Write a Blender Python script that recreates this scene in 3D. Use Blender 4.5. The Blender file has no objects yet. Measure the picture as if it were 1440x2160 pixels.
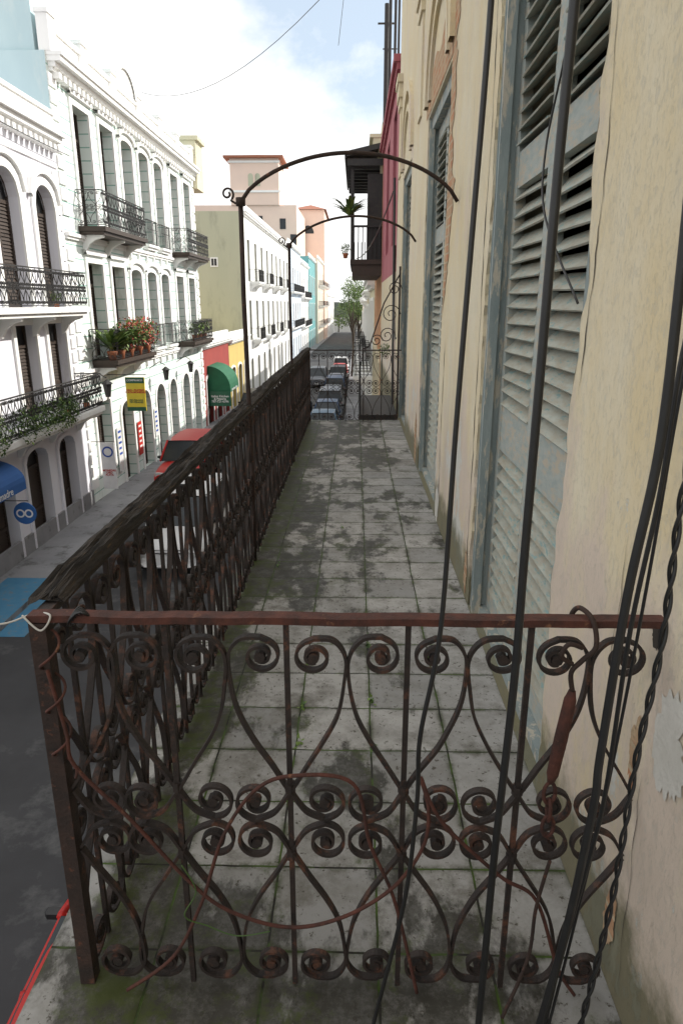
import bpy, math, random
from mathutils import Vector, Matrix, noise
random.seed(5)
SC=bpy.context.scene; COL=SC.collection
R=math.radians
# ------------------------------------------------------------ materials
def nn(nt,t,**k):
    n=nt.nodes.new(t)
    for a,b in k.items(): setattr(n,a,b)
    return n
def lk(nt,a,b): nt.links.new(a,b)
def c4(c): return (c[0],c[1],c[2],1)
def base_mat(name,rough,metal=0):
    m=bpy.data.materials.new(name); m.use_nodes=True; nt=m.node_tree
    b=nt.nodes['Principled BSDF']; b.inputs['Roughness'].default_value=rough; b.inputs['Metallic'].default_value=metal
    return m,nt,b
def pos(nt,scale=(1,1,1),loc=(0,0,0)):
    g=nn(nt,'ShaderNodeNewGeometry'); mp=nn(nt,'ShaderNodeMapping')
    mp.inputs['Scale'].default_value=scale; mp.inputs['Location'].default_value=loc
    lk(nt,g.outputs['Position'],mp.inputs['Vector']); return mp.outputs[0]
def noi(nt,vec,scale,detail=6,rough=.6,dist=0):
    n=nn(nt,'ShaderNodeTexNoise'); n.inputs['Scale'].default_value=scale; n.inputs['Detail'].default_value=detail
    n.inputs['Roughness'].default_value=rough; n.inputs['Distortion'].default_value=dist
    lk(nt,vec,n.inputs['Vector']); return n.outputs['Fac']
def mr(nt,v,a,b,c=0,d=1):
    n=nn(nt,'ShaderNodeMapRange'); n.inputs[1].default_value=a;n.inputs[2].default_value=b;n.inputs[3].default_value=c;n.inputs[4].default_value=d
    lk(nt,v,n.inputs[0]); return n.outputs[0]
def mth(nt,op,a,b=None):
    n=nn(nt,'ShaderNodeMath',operation=op)
    for i,v in enumerate((a,b)):
        if v is None: continue
        if isinstance(v,(int,float)): n.inputs[i].default_value=v
        else: lk(nt,v,n.inputs[i])
    return n.outputs[0]
def mix(nt,f,a,b,bt='MIX'):
    n=nn(nt,'ShaderNodeMix',data_type='RGBA',blend_type=bt)
    if isinstance(f,(int,float)): n.inputs[0].default_value=f
    else: lk(nt,f,n.inputs[0])
    for i,v in ((6,a),(7,b)):
        if isinstance(v,tuple): n.inputs[i].default_value=c4(v)
        else: lk(nt,v,n.inputs[i])
    return n.outputs[2]
def bump(nt,b,h,st=.3,dist=.01):
    n=nn(nt,'ShaderNodeBump'); n.inputs['Strength'].default_value=st; n.inputs['Distance'].default_value=dist
    lk(nt,h,n.inputs['Height']); lk(nt,n.outputs[0],b.inputs['Normal'])
def mk(name,c1,c2=None,scale=3,rough=.8,metal=0,bmp=.2,bs=30,stain=None,ss=1.2,sth=.55,sw=.1,streak=False,bd=.01,grain=None):
    m,nt,b=base_mat(name,rough,metal)
    if c2 is None: c2=tuple(x*.82 for x in c1)
    p=pos(nt,(1,1,.3) if streak else (1,1,1))
    if grain: p=pos(nt,grain)
    col=mix(nt,mr(nt,noi(nt,p,scale),.3,.7),c1,c2)
    if stain:
        col=mix(nt,mr(nt,noi(nt,p,ss,8,.7),sth,sth+sw),col,stain)
    lk(nt,col,b.inputs['Base Color'])
    if bmp>0: bump(nt,b,noi(nt,pos(nt,grain) if grain else pos(nt),bs,5),bmp,bd)
    return m
rust=mk('rusty_iron',(.036,.023,.018),(.013,.010,.009),25,.72,.1,.7,120,(.105,.042,.023),17,.54,.12,bd=.004)
rust_red=mk('red_rust_iron',(.115,.036,.023),(.032,.015,.012),22,.85,.05,.8,110,(.19,.085,.045),26,.6,.08,bd=.004)
rustpost=mk('brown_rusty_post',(.05,.027,.02),(.02,.014,.012),20,.8,.1,.8,110,(.13,.05,.027),24,.58,.1,bd=.004)
blackiron=mk('dark_painted_iron',(.02,.02,.022),(.035,.033,.03),12,.55,.2,.1)
oldwood=mk('weathered_rail_wood',(.042,.029,.018),(.010,.008,.007),5,.95,0,1.0,14,(.12,.075,.035),9,.57,.12,bd=.02,grain=(9,.9,9))
white=mk('white_plaster',(.86,.86,.84),(.78,.79,.78),.8,.85,0,.1,25,(.55,.54,.5),1.5,.58,.2,True)
trimw=mk('white_trim',(.88,.88,.86),(.82,.82,.81),2,.75,0,.05,25,(.62,.61,.57),1.8,.6,.2,True)
lav=mk('pale_lavender_plaster',(.80,.80,.86),(.72,.72,.78),.9,.85,0,.1,25,(.5,.48,.46),1.3,.58,.2,True)
ltblue=mk('pale_blue_plaster',(.52,.66,.68),(.44,.58,.62),.8,.85,0,.1,25,(.6,.68,.68),1.1,.55,.2,True)
olive=mk('cream_green_plaster',(.50,.50,.38),(.44,.45,.34),.4,.9,0,.1,25,(.28,.28,.22),.6,.5,.2,True)
redp=mk('red_plaster',(.35,.06,.05),(.28,.05,.045),1,.8)
yelp=mk('yellow_plaster',(.62,.48,.16),(.55,.42,.15),1,.8)
pinkt=mk('peach_plaster',(.80,.62,.52),(.74,.58,.5),.3,.85)
teal=mk('teal_plaster',(.14,.36,.37),(.13,.32,.34),.5,.8)
skyb=mk('sky_blue_plaster',(.62,.70,.80),(.56,.65,.76),.5,.8)
tan=mk('tan_plaster',(.74,.66,.54),(.68,.6,.5),.5,.8)
crm=mk('cream_plaster',(.66,.62,.45),(.6,.56,.4),.5,.8,stain=(.4,.38,.3),ss=1.5)
pinkred=mk('worn_pink_plaster',(.40,.12,.14),(.32,.09,.11),2,.85,0,.2,25,(.42,.28,.26),2.5,.6,.08,True)
orng=mk('orange_plaster',(.5,.24,.1),(.42,.2,.1),2,.85,stain=(.3,.28,.22),ss=2)
greyst=mk('grey_stone_wall',(.16,.17,.18),(.10,.11,.12),.3,.9)
greypatch=mk('bare_grey_render',(.60,.58,.53),(.52,.50,.45),9,.9,0,.4,50)
crackm=mk('dark_crack',(.05,.04,.03),(.03,.025,.02),9,.95,0,0)
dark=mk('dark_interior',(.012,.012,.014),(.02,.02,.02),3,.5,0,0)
dkwood=mk('dark_brown_joinery',(.05,.032,.022),(.035,.024,.018),8,.6,0,.1)
glass=mk('dark_window_glass',(.02,.025,.03),(.03,.035,.04),3,.25,0,0); glass.node_tree.nodes['Principled BSDF'].inputs['Specular IOR Level'].default_value=.35
asph=mk('asphalt',(.045,.045,.048),(.030,.030,.032),.8,.9,0,.3,90,(.085,.085,.085),.45,.54,.08)
groundm=mk('city_ground',(.12,.12,.11),(.09,.09,.085),.2,.95)
pave=mk('concrete_pavement',(.28,.28,.29),(.2,.2,.21),1,.9,0,.2,40,(.12,.12,.12),1.7,.54,.1)
bluep=mk('blue_road_paint',(.04,.16,.28),(.06,.2,.32),5,.7,0,.1,40,(.13,.16,.19),5,.54,.1)
slate=mk('red_roof_tile',(.35,.13,.07),(.28,.1,.06),3,.8)
terra=mk('terracotta_pot',(.42,.15,.07),(.34,.12,.06),8,.8)
leafm=mk('leaf_green',(.07,.13,.025),(.04,.085,.02),6,.6,0,0)
leafl=mk('leaf_light_green',(.17,.25,.05),(.10,.17,.035),6,.6,0,0)
flower=mk('pink_flower',(.55,.06,.12),(.6,.15,.05),9,.6,0,0)
rubber=mk('black_cable_rubber',(.010,.010,.011),(.018,.018,.018),20,.4,0,.05)
tyre=mk('tyre_rubber',(.015,.015,.015),None,8,.8,0,0)
chrome=mk('wheel_metal',(.5,.5,.52),None,8,.3,.8,0)
lamp=mk('headlamp_lens',(.5,.5,.5),None,8,.2,0,0)
tlamp=mk('red_tail_lamp_lens',(.35,.02,.02),None,8,.2,0,0)
awnblue=mk('blue_awning_canvas',(.03,.12,.36),(.025,.1,.3),3,.8)
awngreen=mk('green_awning_canvas',(.015,.13,.06),(.012,.1,.05),3,.8)
signy=mk('yellow_sign_face',(.75,.58,.04),None,3,.5,0,0)
signw=mk('white_sign_face',(.8,.8,.8),None,3,.5,0,0)
signg=mk('green_sign_face',(.01,.1,.05),None,3,.5,0,0)
signr=mk('red_lettering',(.55,.03,.02),None,3,.5,0,0)
signb=mk('blue_lettering',(.02,.08,.4),None,3,.5,0,0)
twine=mk('grey_twine',(.55,.53,.48),(.4,.38,.35),40,.9)
trunkm=mk('bark',(.10,.08,.06),(.06,.05,.04),5,.9)
def carpaint(n,c):
    m=mk(n,c,tuple(x*.95 for x in c),2,.42,0,0); m.node_tree.nodes['Principled BSDF'].inputs['Specular IOR Level'].default_value=.35; return m
pw=carpaint('white_car_paint',(.6,.6,.6)); pr=carpaint('red_car_paint',(.42,.015,.012)); pb=carpaint('dark_blue_car_paint',(.02,.05,.12)); psil=carpaint('grey_car_paint',(.13,.14,.16)); pk=carpaint('black_car_paint',(.015,.015,.017)); plb=carpaint('blue_grey_car_paint',(.06,.12,.19))

def mat_rustic():
    m,nt,b=base_mat('mint_rusticated_plaster',.85)
    g=nn(nt,'ShaderNodeNewGeometry'); s=nn(nt,'ShaderNodeSeparateXYZ'); lk(nt,g.outputs['Position'],s.inputs[0])
    fz=mth(nt,'FRACT',mth(nt,'DIVIDE',s.outputs[2],.39))
    line=mth(nt,'LESS_THAN',fz,.09)
    n=noi(nt,pos(nt,(1,1,.3)),1.1)
    col=mix(nt,mr(nt,n,.35,.7),(.82,.88,.85),(.72,.81,.77))
    col=mix(nt,mr(nt,noi(nt,pos(nt,(1,1,.25),(5,3,1)),1.6,9,.7),.55,.75),col,(.44,.49,.44))
    col=mix(nt,line,col,(.28,.48,.42))
    lk(nt,col,b.inputs['Base Color'])
    bump(nt,b,mth(nt,'SUBTRACT',1,line),.5,.03)
    return m
rustic=mat_rustic()
def mat_floor():
    m,nt,b=base_mat('stained_marble_tile',.7)
    b.inputs['Specular IOR Level'].default_value=.28
    p0=pos(nt); dn=nn(nt,'ShaderNodeTexNoise'); dn.inputs['Scale'].default_value=6; lk(nt,p0,dn.inputs['Vector'])
    va=nn(nt,'ShaderNodeVectorMath',operation='MULTIPLY_ADD'); lk(nt,dn.outputs['Color'],va.inputs[0]); va.inputs[1].default_value=(.012,.012,0)
    mp=nn(nt,'ShaderNodeMapping'); mp.inputs['Location'].default_value=(-.075+2.95,-2.27+2.88,0)
    lk(nt,p0,mp.inputs['Vector']); lk(nt,mp.outputs[0],va.inputs[2])
    def brk(ms,smooth):
        br=nn(nt,'ShaderNodeTexBrick'); br.offset=0; br.squash=1
        br.inputs['Scale'].default_value=1; br.inputs['Brick Width'].default_value=.295; br.inputs['Row Height'].default_value=.288
        br.inputs['Mortar Size'].default_value=ms; br.inputs['Mortar Smooth'].default_value=smooth
        br.inputs['Color1'].default_value=(0,0,0,1); br.inputs['Color2'].default_value=(1,1,1,1); br.inputs['Mortar'].default_value=(.5,.5,.5,1)
        lk(nt,va.outputs[0],br.inputs['Vector']); return br
    br=brk(.0036,.2); br2=brk(.024,1)
    s=nn(nt,'ShaderNodeSeparateXYZ'); lk(nt,p0,s.inputs[0])
    tile=mix(nt,br.outputs['Color'],(.40,.385,.36),(.25,.245,.235))
    tile=mix(nt,mr(nt,noi(nt,p0,7,9,.74),.42,.70),tile,(.20,.19,.17))
    tile=mix(nt,mr(nt,noi(nt,pos(nt,(1,1,1),(3,1,0)),3,9,.78),.53,.66),tile,(.15,.14,.12))
    tile=mix(nt,mr(nt,noi(nt,p0,45,4,.7),.60,.66),tile,(.08,.07,.055))
    y=mr(nt,s.outputs[1],2.4,4.0,0,.10)
    y2=mr(nt,s.outputs[1],1.65,1.3,0,.15)
    xl=mth(nt,'MULTIPLY',mr(nt,s.outputs[0],-.42,-.64,0,.17),mr(nt,s.outputs[0],-.76,-.69))
    xr=mr(nt,s.outputs[0],.25,.5,0,-.09)
    base=noi(nt,pos(nt,(1,.6,1),(3.1,1.7,0)),2.6,12,.68)
    v=mth(nt,'ADD',mth(nt,'ADD',base,y),mth(nt,'ADD',mth(nt,'ADD',xl,y2),xr))
    dk=mr(nt,v,.57,.625)
    dk=mth(nt,'MULTIPLY',dk,mr(nt,noi(nt,p0,14,8,.8),.3,.55,.6,.95))
    col=mix(nt,dk,tile,(.034,.031,.023))
    gm=mr(nt,mth(nt,'ADD',noi(nt,p0,6,10,.8),mth(nt,'MULTIPLY',xl,.5)),.53,.63)
    gm=mth(nt,'MULTIPLY',gm,mr(nt,v,.52,.60))
    col=mix(nt,mth(nt,'MULTIPLY',gm,.75),col,(.055,.070,.012))
    jn=mix(nt,mr(nt,noi(nt,p0,9,4),.42,.58),(.016,.014,.010),(.05,.085,.012))
    wide=mth(nt,'MULTIPLY',br2.outputs['Fac'],mr(nt,noi(nt,p0,7,9,.75),.42,.58))
    col=mix(nt,mth(nt,'MULTIPLY',wide,.85),col,(.04,.048,.014))
    col=mix(nt,br.outputs['Fac'],col,jn)
    lk(nt,col,b.inputs['Base Color'])
    lk(nt,mr(nt,dk,0,1,.75,.55),b.inputs['Roughness'])
    h=mth(nt,'SUBTRACT',mth(nt,'MULTIPLY',noi(nt,p0,25,6),.3),mth(nt,'ADD',br.outputs['Fac'],mth(nt,'MULTIPLY',br2.outputs['Fac'],.25)))
    bump(nt,b,h,.6,.007)
    return m
floorm=mat_floor()
def mat_stucco():
    m,nt,b=base_mat('peeling_yellow_stucco',.92)
    p=pos(nt); ps=pos(nt,(1,1,.5)); s=nn(nt,'ShaderNodeSeparateXYZ'); lk(nt,p,s.inputs[0])
    col=mix(nt,mr(nt,noi(nt,ps,2.2,9,.72),.38,.62),(.64,.53,.33),(.66,.59,.44))
    zlow=mr(nt,s.outputs[2],6.25,5.5,0,.13)
    pk=mr(nt,mth(nt,'ADD',noi(nt,ps,1.5,11,.72),zlow),.54,.64)
    col=mix(nt,pk,col,(.60,.50,.41))
    col=mix(nt,mr(nt,noi(nt,pos(nt,(1,1,.18),(2,5,0)),2.6,8,.7),.52,.75,0,.5),col,(.42,.37,.29))
    wh=mr(nt,mth(nt,'ADD',noi(nt,pos(nt,(1,1,.7),(4,7,2)),1.9,12,.72),zlow),.665,.672)
    col=mix(nt,wh,col,(.57,.56,.51))
    fl=mr(nt,noi(nt,pos(nt,(1,1,.5),(1,2,3)),70,8,.8),.53,.60)
    col=mix(nt,mth(nt,'MULTIPLY',fl,.38),col,(.50,.49,.43))
    fl3=mr(nt,noi(nt,pos(nt,(1,1,.22),(7,2,3)),120,5,.85),.55,.62)
    col=mix(nt,mth(nt,'MULTIPLY',fl3,.38),col,(.40,.35,.26))
    fl2=mr(nt,noi(nt,pos(nt,(1,1,.3),(9,2,3)),9,12,.82),.63,.67)
    col=mix(nt,mth(nt,'MULTIPLY',fl2,.45),col,(.38,.31,.23))
    mo=mr(nt,mth(nt,'ADD',mth(nt,'MULTIPLY',noi(nt,p,6,8,.7),.4),mr(nt,s.outputs[2],4.84,5.35,.5,0)),.38,.52)
    col=mix(nt,mth(nt,'MULTIPLY',mo,.85),col,(.10,.095,.04))
    lk(nt,col,b.inputs['Base Color'])
    h=mth(nt,'ADD',mth(nt,'ADD',mth(nt,'MULTIPLY',noi(nt,p,60,6),.45),mth(nt,'MULTIPLY',wh,-.5)),mth(nt,'ADD',mth(nt,'MULTIPLY',noi(nt,p,4,3),-.7),mth(nt,'MULTIPLY',mth(nt,'ADD',fl,fl2),-.18)))
    bump(nt,b,h,.5,.008)
    return m
stucco=mat_stucco()
def mat_brick():
    m,nt,b=base_mat('exposed_old_brick',.95)
    g=nn(nt,'ShaderNodeNewGeometry'); s=nn(nt,'ShaderNodeSeparateXYZ'); lk(nt,g.outputs['Position'],s.inputs[0])
    cb=nn(nt,'ShaderNodeCombineXYZ'); lk(nt,s.outputs[1],cb.inputs[0]); lk(nt,s.outputs[2],cb.inputs[1])
    br=nn(nt,'ShaderNodeTexBrick'); br.inputs['Scale'].default_value=1; br.inputs['Brick Width'].default_value=.24; br.inputs['Row Height'].default_value=.06; br.inputs['Mortar Size'].default_value=.007
    br.inputs['Color1'].default_value=(.44,.19,.09,1); br.inputs['Color2'].default_value=(.38,.23,.13,1); br.inputs['Mortar'].default_value=(.46,.36,.24,1)
    lk(nt,cb.outputs[0],br.inputs['Vector'])
    col=mix(nt,mr(nt,noi(nt,pos(nt),8,8),.42,.66),br.outputs['Color'],(.46,.34,.21))
    lk(nt,col,b.inputs['Base Color']); bump(nt,b,mth(nt,'SUBTRACT',noi(nt,pos(nt),30),br.outputs['Fac']),.8,.012)
    return m
brick=mat_brick()
shut=mk('faded_grey_green_paint',(.27,.315,.30),(.38,.40,.37),7,.85,0,.5,60,(.42,.37,.29),6,.5,.08,bd=.005,grain=(1,2,5))
slatm=mk('weathered_slat_paint',(.38,.40,.35),(.30,.265,.20),6,.85,0,.4,60,(.20,.30,.29),10,.54,.08,bd=.005,grain=(1,1.5,7))
jambm=mk('blue_grey_jamb_paint',(.19,.235,.235),(.29,.325,.315),6,.85,0,.5,60,(.46,.42,.34),8,.52,.06,bd=.005,grain=(2,2,.5))

# ------------------------------------------------------------ mesh builder
class MB:
    def __init__(s): s.v=[];s.f=[];s.m=[]
    def poly(s,pts,m=0):
        i=len(s.v); s.v+= [tuple(p) for p in pts]; s.f.append(tuple(range(i,i+len(pts)))); s.m.append(m)
    def box(s,x0,x1,y0,y1,z0,z1,m=0,M=None):
        i=len(s.v); P=[(x,y,z) for z in (z0,z1) for y in (y0,y1) for x in (x0,x1)]
        if M: P=[tuple(M@Vector(p)) for p in P]
        s.v+=P
        for q in ((0,2,3,1),(4,5,7,6),(0,1,5,4),(2,6,7,3),(0,4,6,2),(1,3,7,5)):
            s.f.append(tuple(i+k for k in q)); s.m.append(m)
    def tube(s,pts,r,n=8,m=0,cap=True):
        pts=[Vector(p) for p in pts]; N=len(pts); rr=r if isinstance(r,(list,tuple)) else [r]*N
        i0=len(s.v); up=None
        for k,p in enumerate(pts):
            t=(pts[min(k+1,N-1)]-pts[max(k-1,0)]); t=t.normalized() if t.length>1e-9 else Vector((0,0,1))
            if up is None:
                up=t.orthogonal().normalized()
            else:
                up=(up-t*up.dot(t)); up=up.normalized() if up.length>1e-6 else t.orthogonal().normalized()
            b=t.cross(up)
            for j in range(n):
                a=2*math.pi*j/n; s.v.append(tuple(p+(up*math.cos(a)+b*math.sin(a))*rr[k]))
        for k in range(N-1):
            for j in range(n):
                a=i0+k*n+j;b=i0+k*n+(j+1)%n
                s.f.append((a,b,b+n,a+n)); s.m.append(m)
        if cap:
            s.f.append(tuple(i0+j for j in range(n))[::-1]); s.m.append(m)
            s.f.append(tuple(i0+(N-1)*n+j for j in range(n))); s.m.append(m)
    def mesh(s,name,mats,smooth=False):
        me=bpy.data.meshes.new(name); me.from_pydata(s.v,[],s.f)
        for x in mats: me.materials.append(x)
        me.polygons.foreach_set('material_index',s.m)
        if smooth: me.polygons.foreach_set('use_smooth',[True]*len(s.f))
        me.update(); return me
def link(o): COL.objects.link(o); return o
def thing(name,label,cat,loc=(0,0,0),group=None,mesh=None,kind=None):
    o=link(bpy.data.objects.new(name,mesh)); o.location=loc
    if label: o['label']=label
    if cat: o['category']=cat
    if group: o['group']=group
    if kind: o['kind']=kind
    return o
WP={}
def part(name,mesh,parent,loc=None,label=None,rot=None):
    o=link(bpy.data.objects.new(name,mesh)); o.parent=parent
    o.matrix_parent_inverse=Matrix.Translation(-Vector(parent.location))
    o.location=loc if loc is not None else (0,0,0)
    if rot: o.rotation_euler=rot
    if label: o['label']=label
    WP[o.name]=Vector(o.location)
    return o
def sub(name,mesh,parent,loc=None,rot=None,label=None):
    o=link(bpy.data.objects.new(name,mesh)); o.parent=parent
    o.matrix_parent_inverse=Matrix.Translation(-WP[parent.name])
    o.location=loc if loc is not None else (0,0,0)
    if rot: o.rotation_euler=rot
    if label: o['label']=label
    return o
def text_mesh(body,size,mat,align='CENTER',bold=0.0):
    cu=bpy.data.curves.new('txt','FONT'); cu.body=body; cu.size=size; cu.align_x=align; cu.align_y='CENTER'; cu.extrude=.002; cu.offset=bold; cu.space_line=.85
    ob=link(bpy.data.objects.new('txt',cu)); bpy.context.view_layer.update()
    dg=bpy.context.evaluated_depsgraph_get()
    me=bpy.data.meshes.new_from_object(ob.evaluated_get(dg)); me.materials.clear(); me.materials.append(mat)
    bpy.data.objects.remove(ob); return me
# ------------------------------------------------------------ ground profile
def gz(y):
    P=[(-200,0),(22,0),(40,-.5),(57,-1),(100,-1.2),(250,-3.2),(400,-3.2),(6000,-3.2)]
    for (a,b),(c,d) in zip(P,P[1:]):
        if a<=y<=c: return b+(d-b)*(y-a)/(c-a)
    return 0
YB=[-60,22,40,57,100,250,400]
def strip(mb,x0,x1,dz,ys,m=0):
    for a,b in zip(ys,ys[1:]):
        mb.poly([(x0,a,gz(a)+dz),(x1,a,gz(a)+dz),(x1,b,gz(b)+dz),(x0,b,gz(b)+dz)],m)
mb=MB(); strip(mb,-3000,3000,0,[-200,22,40,57,100,250,400,6000]); thing('ground','flat city ground reaching the horizon','ground',mesh=mb.mesh('ground',[groundm]),kind='structure')
mb=MB(); strip(mb,-7.3,-.7,.004,YB[:-1]); thing('road','dark asphalt street between the houses','road',mesh=mb.mesh('road',[asph]),kind='structure')
def pavement(x0,x1,edge):
    mb=MB(); strip(mb,x0,x1,.13,YB[:-1])
    for a,b in zip(YB,YB[1:-1]): mb.poly([(edge,a,gz(a)),(edge,b,gz(b)),(edge,b,gz(b)+.13),(edge,a,gz(a)+.13)])
    thing('pavement','grey concrete pavement along the house fronts','pavement',mesh=mb.mesh('pavement',[pave]),kind='structure')
pavement(-8.7,-7.3,-7.3); pavement(-.7,.7,-.7)
mb=MB(); mb.poly([(-8.4,12.4,.134),(-7.3,12.4,.134),(-7.3,15.2,.134),(-8.4,15.2,.134)]); mb.poly([(-7.3,12.4,.009),(-6.7,12.4,.009),(-6.7,14.2,.009),(-7.3,15,.009)])
thing('pavement_marking','blue painted ramp marking at the kerb','road marking',mesh=mb.mesh('m',[bluep]),kind='structure')

# ------------------------------------------------------------ facade tools
def arch(w,h,rise,n=12):
    if rise<=0: return [(-w/2,h),(w/2,h)]
    o=[]
    for i in range(n+1):
        y=-w/2+w*i/n; t=2*y/w; o.append((y,h-rise+rise*math.sqrt(max(0,1-t*t))))
    return o
def facade_wall(mb,X,d,y0,y1,zb,zt,ops,m=0,depth=.3,jit=0,mrev=None):
    mrev=m if mrev is None else mrev
    def e(y,z,za,zc):
        if jit<=0: return y
        k=max(0,min(1,min(z-za,zc-z)/.12))
        return y+k*jit*(noise.noise((y*3,z*2.2,0))+.7*noise.noise((y*9,z*11,3))+.35*noise.noise((y*9,z*31,3)))
    cur=y0; pa=None
    ops=sorted(ops)
    def zs(a,b):
        n=max(1,int((b-a)/.05)) if jit>0 else 1
        return [a+(b-a)*i/n for i in range(n+1)]
    for k,op in enumerate(ops+[None]):
        yb_=y1 if op is None else op[0]
        Z=zs(zb,zt)
        for a,b in zip(Z,Z[1:]):
            l0=cur if pa is None else e(cur,a,pa[2],pa[3]); l1=cur if pa is None else e(cur,b,pa[2],pa[3])
            r0=yb_ if op is None else e(yb_,a,op[2],op[3]); r1=yb_ if op is None else e(yb_,b,op[2],op[3])
            mb.poly([(X,l0,a),(X,r0,a),(X,r1,b),(X,l1,b)],m)
        if op is None: break
        ya,yb2,za,zc,rise=op
        if za>zb: mb.poly([(X,ya,zb),(X,yb2,zb),(X,yb2,za),(X,ya,za)],m)
        w=yb2-ya; cy=(ya+yb2)/2
        A=[(cy+y,za+z) for y,z in arch(w,zc-za,rise)]
        for (p,q),(p2,q2) in zip(A,A[1:]):
            if zt>zc+1e-4 or rise>0: mb.poly([(X,p,q),(X,p2,q2),(X,p2,zt),(X,p,zt)],m)
            mb.poly([(X,p,q),(X,p2,q2),(X-d*depth,p2,q2),(X-d*depth,p,q)],mrev)
        mb.poly([(X,ya,za),(X,yb2,za),(X-d*depth,yb2,za),(X-d*depth,ya,za)],mrev)
        Z=zs(za,zc-rise)
        for a,b in zip(Z,Z[1:]):
            for yy in (ya,yb2):
                mb.poly([(X,e(yy,a,za,zc),a),(X,e(yy,b,za,zc),b),(X-d*depth,yy,b),(X-d*depth,yy,a)],mrev)
        cur=yb2; pa=op
def shell(mb,X,d,y0,y1,zb,zt,back,m=0):
    xb=X-d*back
    mb.poly([(X,y0,zb),(xb,y0,zb),(xb,y0,zt),(X,y0,zt)],m); mb.poly([(X,y1,zb),(xb,y1,zb),(xb,y1,zt),(X,y1,zt)],m)
    mb.poly([(xb,y0,zb),(xb,y1,zb),(xb,y1,zt),(xb,y0,zt)],m); mb.poly([(X,y0,zt),(X,y1,zt),(xb,y1,zt),(xb,y0,zt)],m)
WC={}
def window(parent,X,d,ya,yb,za,zc,rise,frame=dkwood,pane=dark,sur=None,depth=.3,surw=.14,hood=False,kind='window'):
    w=round(yb-ya,3);h=round(zc-za,3)
    key=(w,h,rise,d,frame.name,pane.name,sur.name if sur else None,depth,surw,hood)
    if key not in WC:
        x0=-d*(depth-.003)
        p=MB(); A=arch(w,h,rise)
        p.poly([(x0,-w/2,0)]+[(x0,y,z) for y,z in A]+[(x0,w/2,0)])
        f=MB(); xa,xb=sorted((x0+d*.003,x0+d*.055)); t=.07
        f.box(xa,xb,-w/2,-w/2+t,0,h-rise); f.box(xa,xb,w/2-t,w/2,0,h-rise); f.box(xa,xb,-.035,.035,0,h*.76)
        xa2,xb2=sorted((x0+d*.003,x0+d*.048))
        for zz in (.0,h*.3,h*.76): f.box(xa2,xb2,-w/2+t,w/2-t,zz,zz+.09)
        B=arch(w-2*t,h-t,max(0,rise-t*.5)); xx=xb if d>0 else xa
        for i in range(len(A)-1):
            f.poly([(xx,)+A[i],(xx,)+A[i+1],(xx,)+B[i+1],(xx,)+B[i]])
        nz=int(h*.76/.09)
        for i in range(nz):
            z=.1+i*.09
            for a,b in ((-w/2+t,-.035),(.035,w/2-t)):
                f.poly([(x0+d*.006,a,z+.07),(x0+d*.006,b,z+.07),(x0+d*.035,b,z),(x0+d*.035,a,z)])
        s=None
        if sur:
            s=MB(); b=surw; C=arch(w+2*b,h+b,rise+b*.5 if rise>0 else 0); xs=d*.06
            I=[(-w/2,0)]+A+[(w/2,0)]; O=[(-w/2-b,0)]+C+[(w/2+b,0)]
            for i in range(len(I)-1):
                s.poly([(xs,)+I[i],(xs,)+I[i+1],(xs,)+O[i+1],(xs,)+O[i]])
                s.poly([(xs,)+O[i],(xs,)+O[i+1],(d*.001,)+O[i+1],(d*.001,)+O[i]])
                s.poly([(xs,)+I[i],(xs,)+I[i+1],(-d*.001,)+I[i+1],(-d*.001,)+I[i]])
            if hood:
                C2=arch(w+2*b+.3,h+b+.22,(rise+b*.5+.1) if rise>0 else 0); C1=arch(w+2*b+.1,h+b+.08,(rise+b*.5+.04) if rise>0 else 0)
                xs=d*.14
                for i in range(len(C1)-1):
                    s.poly([(xs,)+C1[i],(xs,)+C1[i+1],(xs,)+C2[i+1],(xs,)+C2[i]])
                    s.poly([(xs,)+C1[i],(xs,)+C1[i+1],(d*.002,)+C1[i+1],(d*.002,)+C1[i]])
                    s.poly([(xs,)+C2[i],(xs,)+C2[i+1],(d*.002,)+C2[i+1],(d*.002,)+C2[i]])
        WC[key]=(f.mesh('frame',[frame]),p.mesh('pane',[pane]),s.mesh('surround',[sur]) if s else None)
    fm,pm,sm=WC[key]; loc=(X,(ya+yb)/2,za)
    o=part(kind,fm,parent,loc)
    sub('pane',pm,o,loc)
    if sm: sub('surround',sm,o,loc)
    return o
def cornice(mb,X,d,y0,y1,z,steps,m=0,dent=0):
    zz=z
    for h,pj in steps:
        xa,xb=sorted((X+d*.002-d*.05,X+d*pj)); mb.box(xa,xb,y0-pj*.3,y1+pj*.3,zz,zz+h,m); zz+=h
    if dent:
        h,pj=steps[0]; n=int((y1-y0)/dent)
        for i in range(n):
            y=y0+(i+.25)*dent; xa,xb=sorted((X+d*.003,X+d*(pj+.12))); mb.box(xa,xb,y,y+dent*.5,z-.16,z-.002,m)
    return zz
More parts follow.
